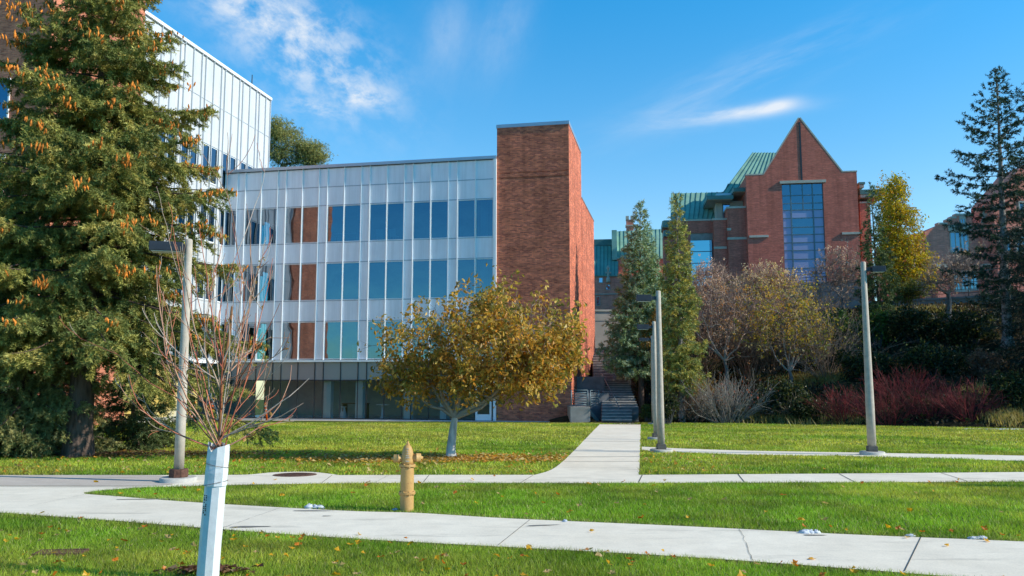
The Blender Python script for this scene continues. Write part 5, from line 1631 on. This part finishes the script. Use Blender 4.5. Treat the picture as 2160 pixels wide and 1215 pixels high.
DK = ((.03, .05, .018), (.055, .08, .026), (.018, .03, .015), (.12, .12, .035)); IVY = ((.09, .17, .035), (.14, .24, .045), (.045, .09, .025)); LIME = ((.40, .40, .04), (.34, .36, .05), (.46, .40, .05), (.2, .25, .04)); ORB = ((.36, .2, .05), (.3, .2, .06), (.2, .17, .05)); JUN = ((.12, .16, .10), (.16, .2, .13), (.08, .11, .07)); BRN = ((.26, .14, .09), (.34, .2, .13), (.18, .11, .07))
for a in [('yew_bush', 'dark rounded yew at the lawn edge right of the grey twiggy shrub', 1648, 838, 60, 52, 5200, .17, DK, 101),
          ('juniper_bush', 'feathery grey green juniper beneath the yellow leaved tree', 1625, 752, 48, 30, 2600, .2, JUN, 102),
          ('leafy_shrub', 'lime yellow shrub at the foot of the gable wall', 1700, 650, 36, 30, 2000, .22, LIME, 103),
          ('ivy_clump', 'green ivy clump glistening left of the right lamp post', 1785, 690, 36, 52, 2600, .2, IVY, 104),
          ('ivy_clump', 'ivy clump climbing just right of the right lamp post', 1855, 690, 42, 50, 2600, .2, IVY, 105),
          ('leafy_shrub', 'dark shrub between the yellow leaved tree and the lamp post', 1735, 720, 40, 55, 2600, .2, DK, 106),
          ('leafy_shrub', 'deep green mass of shrub high on the right slope', 1945, 690, 65, 45, 4200, .24, DK, 107),
          ('leafy_shrub', 'blackish shrub mass left of the fir trunk', 2060, 690, 60, 45, 3800, .24, DK, 108),
          ('leafy_shrub', 'dark shrub in the middle of the right slope', 1980, 760, 75, 40, 4200, .22, DK, 109),
          ('leafy_shrub', 'brown leaved shrub at the foot of the fir', 2085, 765, 42, 38, 2000, .17, BRN, 110),
          ('leafy_shrub', 'dark low shrub in the lower right corner of the slope', 2150, 830, 55, 48, 3600, .17, DK, 111),
          ('leafy_shrub', 'orange leaved shrub behind the slender spruce trunk', 1480, 830, 38, 48, 1900, .17, ORB, 112),
          ('leafy_shrub', 'ochre shrub between the blue spruce and the lamp post', 1385, 700, 32, 62, 2300, .17, ORB, 113, None, 'shrub', .8, 0, 0, 49.5),
          ('yew_bush', 'small bright green bush at the end of the straight path', 1366, 868, 20, 24, 1500, .11, ((.06, .11, .03), (.09, .14, .03)), 114),
          ('yew_bush', 'dark bush behind the foot of the slender spruce', 1408, 860, 30, 40, 2200, .15, DK, 115),
          ('leafy_shrub', 'dark thicket right of the stair flight', 1372, 800, 34, 60, 3000, .17, DK, 116, None, 'shrub', .8, 0, 0, 53),
          ('leafy_shrub', 'dark shrub below the crabapple left of centre', 1560, 765, 45, 32, 2600, .18, DK, 117),
          ('leafy_shrub', 'shadowed shrub above the red stemmed thicket', 1840, 770, 60, 36, 3000, .2, DK, 118),
          ('leafy_shrub', 'olive shrub on the crest under the golden tree', 1930, 612, 46, 24, 1800, .22, ((.2, .2, .04), (.28, .25, .05), (.13, .13, .04)), 119),
          ('leafy_shrub', 'dark shrub strip left of the red stemmed thicket', 1712, 860, 40, 36, 2400, .17, DK, 120)]:
    mound(*a)


def stemshrub(name, label, px, py, rx, h, n, r, cols, seed, forks=3, group=None, Yo=None, leaf=None, spread=1.0):
    rng = np.random.default_rng(seed); p = hillhit(px, py) if Yo is None else at(px, py, Yo); b = np.array([p[0], p[1], tz(p[0], p[1])]); s = b[1] / F
    T = thing(name, label, 'shrub', tuple(b), 0, group); S = []; C = []; tipsP = []
    for i in range(n):
        az = rng.uniform(0, 6.283); q = rng.random() ** .6; o = np.array([math.cos(az) * q * rx * s * .35, math.sin(az) * q * rx * s * .25, -.1])
        d = unit(np.array([math.cos(az) * q * spread, math.sin(az) * q * .6, 1.05 - .35 * q]) + rng.normal(0, .12, 3)); L = h * s * rng.uniform(.6, 1.1); c = np.array(cols[rng.integers(len(cols))]) * rng.uniform(.7, 1.2)
        pp_ = [o]; dd = d
        for k in range(5):
            dd = unit(dd + rng.normal(0, .10, 3) + np.array([0, 0, .03])); pp_.append(pp_[-1] + dd * L / 5)
        S += polyline_segs(pp_, r, r * .5); C += [c] * 5
        for f in range(forks):
            k = rng.integers(2, 5); e = unit(dd + rng.normal(0, .4, 3)); m_ = pp_[k] + e * L * .2; t_ = m_ + unit(e + rng.normal(0, .25, 3)) * L * .2
            S += [(*pp_[k], *m_, r * .6, r * .5), (*m_, *t_, r * .5, r * .35)]; C += [c, c]; tipsP.append(t_)
        tipsP.append(pp_[-1])
    tubes('stems', np.array(S), M['twig'], T, 4, C)
    if leaf:
        P = np.array(tipsP); P = P[rng.integers(0, len(P), leaf[0])] + rng.normal(0, .1, (leaf[0], 3)); soup('foliage', leaves(P, leaf[1], rng), leafcol(rng, leaf[2], leaf[0]), M['leaf'], T)
    return T


stemshrub('twiggy_shrub', 'grey twiggy vase shaped shrub at the lawn edge', 1532, 893, 68, 100, 130, .014, [(.34, .3, .25), (.24, .2, .17), (.40, .36, .31)], 131, 4, None, None, (160, .12, ((.4, .1, .05),)))
RED = [(.26, .03, .035), (.17, .03, .032), (.12, .04, .03), (.30, .045, .045)]
for i, (px, py, rx, h, lab) in enumerate([(1782, 890, 50, 85, 'red stemmed dogwood left of the right lamp post'), (1880, 893, 75, 100, 'red stemmed dogwood just right of the right lamp post'), (1965, 880, 75, 100, 'red stemmed dogwood second right of the lamp post'), (2045, 885, 60, 90, 'rightmost red stemmed dogwood of the thicket'), (1905, 840, 90, 80, 'red stemmed dogwood at the back of the thicket')]):
    stemshrub('dogwood_shrub', lab, px, py, rx, h * .85, 90, .011, RED, 140 + i, 4, 'red stemmed dogwoods along the lawn', None, None, 1.1)
stemshrub('twiggy_shrub', 'brown twiggy undergrowth below the yellow leaved tree', 1690, 880, 50, 45, 90, .011, [(.22, .17, .11), (.3, .24, .15)], 150, 3)
stemshrub('twiggy_shrub', 'reddish brown twigs between slender spruce and grey shrub', 1470, 888, 34, 90, 80, .012, [(.26, .15, .1), (.2, .15, .11)], 151, 4, None, None, (260, .12, ((.4, .14, .06), (.35, .25, .06))))

# ground cover on the slope
rng = np.random.default_rng(160); n = 26000
x = rng.uniform(8, 46, n); f = rng.random(n); y = Y0(x) + .2 + (YW(x) - Y0(x) - .5) * f; P = np.stack([x, y, terrain(x, y) + rng.uniform(.02, .22, n)], 1)
nz = vnoise(x, y, 2.6, 9); c = np.where((nz > .55)[:, None], np.array([.13, .085, .045]), np.where((nz > .4)[:, None], np.array([.045, .06, .022]), np.array([.03, .05, .018]))) * rng.uniform(.5, 1.3, (n, 1))
tag(soup('ground_cover', leaves(P, .26, rng, 0), np.concatenate([c, c]), M['leaf']), 'dark leafy ground cover and leaf litter on the slope', 'ground cover', kind='stuff')
PX = []
for px, py, rx, ry, k in [(1690, 805, 60, 10, 1500), (1560, 790, 45, 9, 700), (1740, 800, 40, 12, 700), (2095, 828, 55, 9, 1000), (2130, 885, 45, 16, 1400), (1600, 885, 80, 10, 900), (1700, 888, 60, 9, 600), (1950, 655, 90, 5, 700), (1780, 890, 60, 6, 300)]:
    for _ in range(k):
        t = rng.normal(0, .5, 2); PX.append((px + rx * t[0], py + ry * t[1]))
hs_ = {}
Pt = []
for i, q in enumerate(PX):
    key = (round(q[0] / 6), round(q[1] / 3))
    if key not in hs_: hs_[key] = hillhit(key[0] * 6, key[1] * 3)
    h_ = hs_[key]; x = h_[0] + rng.uniform(-.12, .12); y = h_[1] + rng.uniform(-.3, .3); Pt.append((x, y, tz(x, y)))
Pt = np.array(Pt); n = len(Pt); th = rng.uniform(0, 6.28, n); h_ = rng.uniform(.15, .5, n); d = np.stack([np.cos(th), np.sin(th), 0 * th], 1)
W_ = np.stack([-d[:, 1], d[:, 0], 0 * th], 1) * .025
V = np.stack([Pt - W_, Pt + W_, Pt + d * (h_ * rng.uniform(.2, .9, n))[:, None] + np.array([0, 0, 1.]) * h_[:, None]], 1)
tag(soup('dry_grass', V, np.array([(.5, .40, .16), (.42, .33, .13), (.36, .33, .09)])[rng.integers(0, 3, n)] * rng.uniform(.7, 1.15, (n, 1)), M['grassb']), 'tufts of dry yellow grass on the slope', 'dry grass', kind='stuff')

for i, (px, py, rx, h, n, lab, lf) in enumerate([(1582, 800, 40, 150, 90, 'tall brown twiggy shrub between the crabapple and the yellow leaved tree', (260, .15, ((.5, .34, .2), (.45, .3, .06)))),
        (1742, 800, 45, 150, 90, 'tall dim twiggy shrub right of the yellow leaved tree', (420, .16, ((.4, .36, .06), (.3, .28, .06)))),
        (1478, 790, 32, 190, 80, 'tall pinkish twiggy shrub tucked behind the slender spruce', (260, .15, ((.55, .38, .28),))),
        (1625, 790, 38, 120, 80, 'olive twiggy shrub under the yellow leaved tree', (500, .16, ((.42, .4, .08), (.3, .3, .07)))),
        (1705, 700, 40, 120, 90, 'straw coloured twiggy shrub below the violet window', (520, .18, ((.56, .42, .12), (.5, .3, .12)))),
        (1545, 690, 60, 110, 90, 'reddish twiggy shrub high on the slope behind the crabapple', (300, .18, ((.5, .3, .22),)))]):
    stemshrub('twiggy_shrub', lab, px, py, rx, h, n, .012, [(.34, .24, .18), (.27, .2, .15), (.22, .15, .1)], 170 + i, 5, None, None, lf, .8)
# ==================================================================== wrapped sapling
sg = gnd(437, 1228)
tp_ = at(462, 938, sg[1] - .0)
Sp = thing('sapling', 'bare red twigged sapling with its trunk wrapped in a white guard', 'tree', tuple(sg))
rel = np.array(tp_) - np.array(sg); Hg = rel[2]
def axis_pt(z):
    f = z / Hg; return np.array([rel[0] * (max(f, 0) ** 1.25), rel[1] * f, z])
# guard: folded plastic sheet, slightly angular, bent near the top
g = MB()
def guard_ring(z, r, ang=0.0):
    c = axis_pt(z); out = []
    for i in range(10):
        t = ang + 2 * math.pi * i / 10; q = r * (1.0 + (.10 if i in (8, 3) else 0) - (.05 if i in (5, 6) else 0))
        out.append((c[0] + q * math.cos(t) * 1.0, c[1] + q * math.sin(t) * .85, z))
    return out
def skin(rings, sm=False):
    b = len(g.v)
    for r_ in rings: g.v += r_
    for j in range(len(rings) - 1):
        for i in range(10):
            i2 = (i + 1) % 10
            g.f.append([b + j * 10 + i, b + j * 10 + i2, b + (j + 1) * 10 + i2, b + (j + 1) * 10 + i]); g.sm.append(sm); g.mi.append(0)
zj = Hg * .70
rg = np.random.default_rng(6)
lowr = [guard_ring(z, r + rg.uniform(-.0015, .0015), .35) for z, r in zip(np.linspace(-.03, zj + .05, 9), np.linspace(.084, .079, 9))]
skin(lowr)
gd = g.build('trunk_guard', M['guard'], Sp); gd.modifiers.new('thickness', 'SOLIDIFY').thickness = .003
g = MB()
zs_ = np.linspace(zj, Hg * .985, 7); upr = [guard_ring(z, r + rg.uniform(-.0015, .0015), .5) for z, r in zip(zs_, np.linspace(.089, .083, 7))]
upr[-1] = [(x, y, z + d) for (x, y, z), d in zip(upr[-1], [.0, .015, .035, .02, .04, .02, -.035, .0, .012, .02])]
skin(upr)
gs_ = g.build('guard_sleeve', M['guard'], Sp)
so_ = gs_.modifiers.new('thickness', 'SOLIDIFY'); so_.thickness = .003
# wire ties and the small vertical print
for z, tl in ((zj + .155, -.02), (zj + .02, .018)):
    g = MB(); c = axis_pt(z); n_ = 20
    for i in range(n_):
        t0, t1 = 2 * math.pi * i / n_, 2 * math.pi * (i + 1) / n_
        q = lambda t: (c[0] + .093 * math.cos(t), c[1] + .081 * math.sin(t), z + tl * math.cos(t))
        g.tube(q(t0), q(t1), .0016, n=4)
    g.build('tie_wire', M['iron'], gd)
g = MB(); c = axis_pt(zj - .14)
for k in range(10):
    for w2 in (0, 1):
        if (k * 7 + w2 * 3) % 5 == 0: continue
        zz = zj - .21 + k * .0155; cc = axis_pt(zz); x = cc[0] - .047 + w2 * .013; y = cc[1] - .0725
        g.box(x, x + .008, y - .0022, y - .0005, zz, zz + .008 + .004 * ((k + w2) % 2))
g.build('guard_print', M['ink'], gd)
# stem and long whips
rng = np.random.default_rng(12); S_ = []; C_ = []
REDB = [(.56, .17, .09), (.48, .13, .075), (.38, .21, .13), (.56, .29, .19), (.55, .43, .35), (.42, .30, .22)]
st = [axis_pt(z) for z in np.linspace(.2, Hg, 5)]
ld = [st[-1] + np.array([x, y, z]) for x, y, z in ((.005, 0, .15), (.0, .0, .35), (.005, .02, .55), (.03, .03, .8), (.05, .02, 1.05))]
S_ += polyline_segs(st + ld, .026, .008); C_ += [(.30, .13, .05)] * (len(st) + len(ld) - 1)
tubes('trunk', np.array(S_), M['twig'], Sp, 8, C_)
S_ = []; C_ = []
sc_ = sg[1] / F
def whip(o, tipt, r, lev, c):
    o = np.array(o); tipt = np.array(tipt); d = tipt - o; L = np.linalg.norm(d); n_ = 7
    side = rng.normal(0, .04 * L, 3); pts = []
    for i in range(n_ + 1):
        f = i / n_; out = np.array([d[0], d[1], 0]) * (.16 * math.sin(math.pi * f)); pts.append(o + d * f + side * math.sin(math.pi * f) + out + rng.normal(0, .005 * L, 3) * (0 < i < n_))
    segs = polyline_segs(pts, r, max(.0018, r * .32)); S_.extend(segs)
    for i in range(n_): C_.append(np.array(c) * (1 - .0 * i) * rng.uniform(.85, 1.15))
    if lev:
        for k in range(int(rng.integers(1, 4))):
            i = int(rng.integers(1, n_)); e = unit(unit(pts[i] - pts[i - 1]) + rng.normal(0, .33, 3) + np.array([0, 0, .08])); ll = L * rng.uniform(.22, .5)
            whip(pts[i], pts[i] + e * ll, max(.0022, r * .55), lev - 1, REDB[rng.integers(len(REDB))])
top0 = axis_pt(Hg)
tgt = [(272, 790), (232, 735), (300, 700), (345, 615), (325, 660), (380, 520), (365, 480), (410, 560), (430, 640), (395, 690), (470, 560), (455, 470), (490, 470), (505, 520), (520, 430), (528, 470), (545, 560), (560, 500), (575, 545), (590, 640), (600, 700), (615, 770), (652, 798), (640, 850), (540, 660), (480, 640), (575, 760), (300, 830), (440, 580), (500, 600), (340, 760), (420, 480), (555, 700), (330, 560)]
for i, (px, py) in enumerate(tgt):
    yo = rng.uniform(-.55, .55); tp = at(px, py, sg[1] + yo) - np.array(sg)
    hb_ = rng.uniform(.0, .62) * (1 if py < 760 else .35); o = top0 + np.array([.0, 0, hb_]) if i % 3 else top0 + np.array([rng.uniform(-.04, .05), rng.uniform(-.02, .04), -.03])
    whip(o, tp, rng.uniform(.0048, .0075), 2, REDB[i % len(REDB)])
tubes('branches', np.array(S_), M['twig'], Sp, 5, C_)
soup('foliage', leaves(np.array([C[:3] for C in S_])[rng.integers(0, len(S_), 60)], .045, rng), leafcol(rng, ((.45, .25, .08), (.4, .3, .1)), 60), M['leaf'], Sp)

# ==================================================================== fire hydrant
hb = gnd(858, 1078); hh_ = at(858, 930, hb[1])[2] - hb[2]
Hy = thing('fire_hydrant', 'tan painted fire hydrant with rust spots on the grass island', 'hydrant', tuple(hb), math.radians(8))
k = hh_ / 148                                 # metres per photo pixel
g = MB(); R = 14.6 * k; g.lathe([(R, -.06), (R, 37 * k), (R * .99, 38 * k), (R * .99, 40 * k), (R, 41 * k), (R * .97, 92 * k)], 32, caps=False)
g.build('barrel', M['hydrant'], Hy)
def flange(z, r, name):
    f = MB(); f.lathe([(R * .98, z - 2.6 * k), (r, z - 2.4 * k), (r * 1.01, z - .35 * k), (r * .97, z - .2 * k), (r * .97, z + .2 * k), (r * 1.01, z + .35 * k), (r, z + 2.5 * k), (R * .95, z + 2.8 * k)], 32, caps=False, smooth=False)
    o = f.build(name, M['hydrant'], Hy, .003)
    for i in range(8):
        t = (i + .35) * math.pi / 4; q = MB(); q.lathe([(2.0 * k, z - 4.4 * k), (2.0 * k, z - 2.4 * k)], 6, (math.cos(t) * r * .88, math.sin(t) * r * .88, 0)); q.lathe([(2.0 * k, z + 2.4 * k), (1.9 * k, z + 4.0 * k)], 6, (math.cos(t) * r * .88, math.sin(t) * r * .88, 0)); q.build('bolt', M['hydrant'], o)
flange(38.5 * k, 17.8 * k, 'break_flange'); flange(96 * k, 17.4 * k, 'bonnet_flange')
g = MB(); g.lathe([(R * .93, 98 * k), (R * .92, 106 * k), (R * .90, 114 * k), (R * .84, 122 * k), (R * .74, 129 * k), (R * .58, 135 * k), (R * .40, 138.5 * k), (R * .30, 139.2 * k)], 32)
bn = g.build('bonnet', M['hydrant'], Hy)
g = MB(); g.lathe([(5.2 * k, 138.5 * k), (4.9 * k, 140.5 * k), (3.9 * k, 141.2 * k), (3.5 * k, 143.5 * k), (2.1 * k, 145.5 * k), (1.9 * k, 148 * k)], 5, smooth=False); g.build('operating_nut', M['hydrant'], bn)
for sx, z, L, r in ((1, 112 * k, 30 * k, 9.3 * k), (-1, 111 * k, 31 * k, 8.6 * k)):
    f = MB(); pr = [(r * .92, 8 * k), (r * .92, 18 * k), (r * 1.08, 18.4 * k), (r * 1.08, 20 * k), (r, 20.4 * k), (r, L - 2.5 * k), (r * .9, L - 1 * k), (r * .45, L - .6 * k), (r * .34, L - .6 * k), (r * .32, L + 3.4 * k)]
    f.lathe([(a, b * sx) for a, b in pr], 20, (0, 0, z), 'x'); cap_ = f.build('hose_outlet', M['hydrant'], Hy)
# pumper outlet facing the viewer is absent; raised casting letters are worn smooth
g = MB(); rg = random.Random(8)
for row, (z, n_) in enumerate(((131, 3), (126, 2), (121.5, 2), (116.5, 4), (112.5, 5), (105, 4))):
    for i in range(n_):
        a_ = -math.pi / 2 + (i - (n_ - 1) / 2) * .14; rr_ = R * (.70 if z > 128 else .83 if z > 120 else .915)
        x, y = rr_ * math.cos(a_), rr_ * math.sin(a_); g.box(x - .9 * k, x + .9 * k, y - .8 * k, y + .5 * k, z * k, (z + (2.4 if (i + row) % 2 else 1.5)) * k)
g.build('cast_lettering', M['stone'], bn)

# ==================================================================== lamp posts
def lamp(name, label, base, height, r0, r1, head_rz, group='concrete lamp posts along the paths', rust=False, head=(.38, .19, .165), arm=.12, big=False):
    T = thing(name, label, 'lamp post', tuple(base), head_rz, group)
    g = MB(); g.lathe([(.29, -.2), (.29, .075), (.27, .09)], 28); g.build('footing', M['conc_pale'], T)
    m = M['rust'] if rust else M['basecov']
    g = MB(); g.prismz([(.155 * math.cos(a), .155 * math.sin(a)) for a in ([math.pi / 4 + i * math.pi / 2 for i in range(4)] if not rust else [math.pi / 8 + i * math.pi / 4 for i in range(8)])], .09, .22); g.build('base_cover', m, T, .008)
    g = MB(); g.lathe([(r0, .22), (r0 * .995, height * .25), ((r0 + r1) / 2, height * .55), (r1, height), (r1 * .8, height + .02)], 24); g.build('pole', M['polem'], T)
    z = height - (.17 if not big else .13)
    g = MB(); g.box(r1 * .6, r1 + arm + .01, -.035, .035, z - .045, z + .045); g.build('arm', M['lampdark'], T)
    a = r1 + arm; L, Wd, Hh = head
    g = MB(); g.prism([(a, z - Hh / 2), (a + L, z - Hh / 2), (a + L, z + Hh / 2), (a, z + Hh / 2)], -Wd / 2, Wd / 2); hd = g.build('lamp_head', M['lampdark'], T, .008)
    g = MB(); g.box(a + .03, a + L - .03, -Wd / 2 + .02, Wd / 2 - .02, z - Hh / 2 - .012, z - Hh / 2 - .002); g.build('lens', M['lens'], hd)
    return T


def place(px, py): return gnd(px, py)
b = place(376, 1018); lamp('lamp_post', 'tan lamp post with rusty base beside the wrapped sapling', b, at(395, 507, b[1])[2] - b[2], .079, .058, math.radians(196), rust=True, head=(.52, .30, .15), arm=.02, big=True)
b = place(1395, 955); lamp('lamp_post', 'concrete lamp post with dark head, nearest of the row by the straight path', b, at(1390, 615, b[1])[2] - b[2], .090, .064, math.pi)
b = place(1384, 928); lamp('lamp_post', 'concrete lamp post in the middle of the row by the straight path', b, at(1380, 679, b[1])[2] - b[2], .083, .062, math.pi)
b = place(1379, 895.5); lamp('lamp_post', 'concrete lamp post farthest along the straight path', b, at(1376, 709, b[1])[2] - b[2], .1, .075, math.pi, head=(.5, .2, .16))
b = place(1840, 960); lamp('lamp_post', 'tall lamp post before the slope with its head turned right', b, at(1818, 554, b[1])[2] - b[2], .102, .063, math.radians(-8), head=(.32, .22, .14))
lamp('lamp_post', 'lamp post just outside the right edge of the view', (13.4, 11.4, gz(11.4)), 3.9, .08, .06, math.pi, head=(.52, .3, .15))

# ==================================================================== small things
def delineator(label, px, py, h, lean=0.0, inside=False):
    b = gnd(px, py) if not inside else at(px, py, 51.5)
    T = thing('marker_post', label, 'marker post', tuple(b), 0, 'orange marker posts by the glass front')
    T.rotation_euler = (0, lean, 0)
    g = MB(); g.lathe([(.16, 0), (.15, .05), (.06, .08)], 14); g.build('foot', M['dark'], T)
    g = MB(); g.lathe([(.065, .08), (.055, h), (.03, h + .03)], 12); t_ = g.build('tube', M['orange'], T)
    for z in (.62, .8):
        g = MB(); g.lathe([(.068, h * z), (.068, h * z + .07)], 12); g.build('reflective_band', M['white'], t_)


delineator('orange marker post, leftmost of three, by the yellow wall', 410, 888, 1.15)
delineator('orange marker post, middle of three, by the wing corner', 447, 888, 1.25)
delineator('orange marker post, rightmost of three, leaning before the glass', 563, 889, 1.1, -.12)
mc = gnd(622, 1003); T = thing('manhole_cover', 'rusty round manhole cover set in the path bulge', 'manhole cover', (mc[0], mc[1], gz(mc[1]) + .012), 0)
g = MB(); g.lathe([(.38, .0), (.38, .006)], 36); g.build('frame', M['iron'], T)
g = MB(); g.lathe([(.33, .006), (.33, .011)], 36)
for i in range(-4, 5): g.box(-.28 * math.cos(i * .3), .28 * math.cos(i * .3), i * .065 - .012, i * .065 + .012, .0112, .015)
g.build('lid', M['iron'], T)
T.rotation_euler = (math.atan(-.024), 0, 0)
dc = gnd(128, 1169); T = thing('drain_grate', 'rusty drain grate sunk in the grass at lower left', 'drain grate', (dc[0], dc[1], gz(dc[1]) - .004), .1)
g = MB(); g.box(-.2, .2, -.10, -.08, 0, .03); g.box(-.2, .2, .08, .10, 0, .03); g.box(-.2, -.18, -.08, .08, 0, .03); g.box(.18, .2, -.08, .08, 0, .03); g.build('frame', M['iron'], T)
for i in range(9):
    g = MB(); g.box(-.165 + i * .04, -.145 + i * .04, -.08, .08, .005, .025); g.build('bar', M['iron'], T)
# old snow
def lump(label, px, py, w_, h_, seed, blobs=3):
    b = gnd(px, py); rng = np.random.default_rng(seed); k = b[1] / F
    g = MB()
    for j in range(blobs):
        ox = (j - (blobs - 1) / 2) * w_ * k * .3; n1, n2 = 8, 14; base_ = len(g.v); rx = w_ * k * (.30 if blobs > 1 else .5) * rng.uniform(.8, 1.2); rz = h_ * k * rng.uniform(.55, .8)
        for i in range(n1 + 1):
            ph = math.pi / 2 * i / n1
            for q in range(n2):
                t = 2 * math.pi * q / n2; rr_ = rng.uniform(.62, 1.2)
                g.v.append((ox + rx * rr_ * math.cos(t) * math.cos(ph), rx * .7 * rr_ * math.sin(t) * math.cos(ph), rz * math.sin(ph) * rng.uniform(.6, 1.2)))
        for i in range(n1):
            for q in range(n2):
                q2 = (q + 1) % n2; g.f.append([base_ + i * n2 + q, base_ + i * n2 + q2, base_ + (i + 1) * n2 + q2, base_ + (i + 1) * n2 + q]); g.sm.append(True); g.mi.append(0)
    o = g.build('snow_lump', M['snow']); o.location = (b[0], b[1], gz(b[1]) + .012)
    tag(o, label, 'snow', 'melting lumps of old snow by the path')


lump('bluish snow lump on the path edge, left of the hydrant', 664, 1074, 36, 11, 1)
lump('small snow lump touching the hydrant base', 834, 1078, 16, 7, 2, 1)
lump('tiny snow lump beside the wet streak in the middle of the path', 1192, 1103, 14, 8, 3, 1)
lump('largest snow lump on the near path, dotted with leaves', 1710, 1127, 38, 11, 4)
lump('flat small snow lump right of the largest lump', 1920, 1133, 20, 5, 5, 1)
lump('long snow lump at the far right of the near path', 2062, 1139, 34, 7, 6)
rng = np.random.default_rng(15)
for lab, px, py, wx, wy, n_ in [('thin snow patch in the shade at the right lawn edge', 2092, 906, 1.9, .30, 260), ('small snow patch glinting under the dark shrubs', 1712, 880, .5, .3, 60)]:
    c = hillhit(px, py) if px < 1800 else gnd(px, py); g = MB(); P_ = []
    nx_ = 40
    V = []
    for j in range(13):
        for i in range(nx_ + 1):
            x = c[0] + wx * (i / nx_ * 2 - 1); y = c[1] + wy * (j / 12 * 2 - 1); e = 1 - ((i / nx_ * 2 - 1) ** 2 + (j / 6 - 1) ** 2)
            V.append((x, y, tz(x, y) + .07 * (float(vnoise(np.array([x]), np.array([y]), .45, 77)[0]) - .5) + .05 * e))
    me = bpy.data.meshes.new('snow_patch'); me.from_pydata(V, [], [[j * (nx_ + 1) + i, j * (nx_ + 1) + i + 1, (j + 1) * (nx_ + 1) + i + 1, (j + 1) * (nx_ + 1) + i] for j in range(12) for i in range(nx_)]); me.materials.append(M['snow'])
    tag(link('snow_patch', me), lab, 'snow')
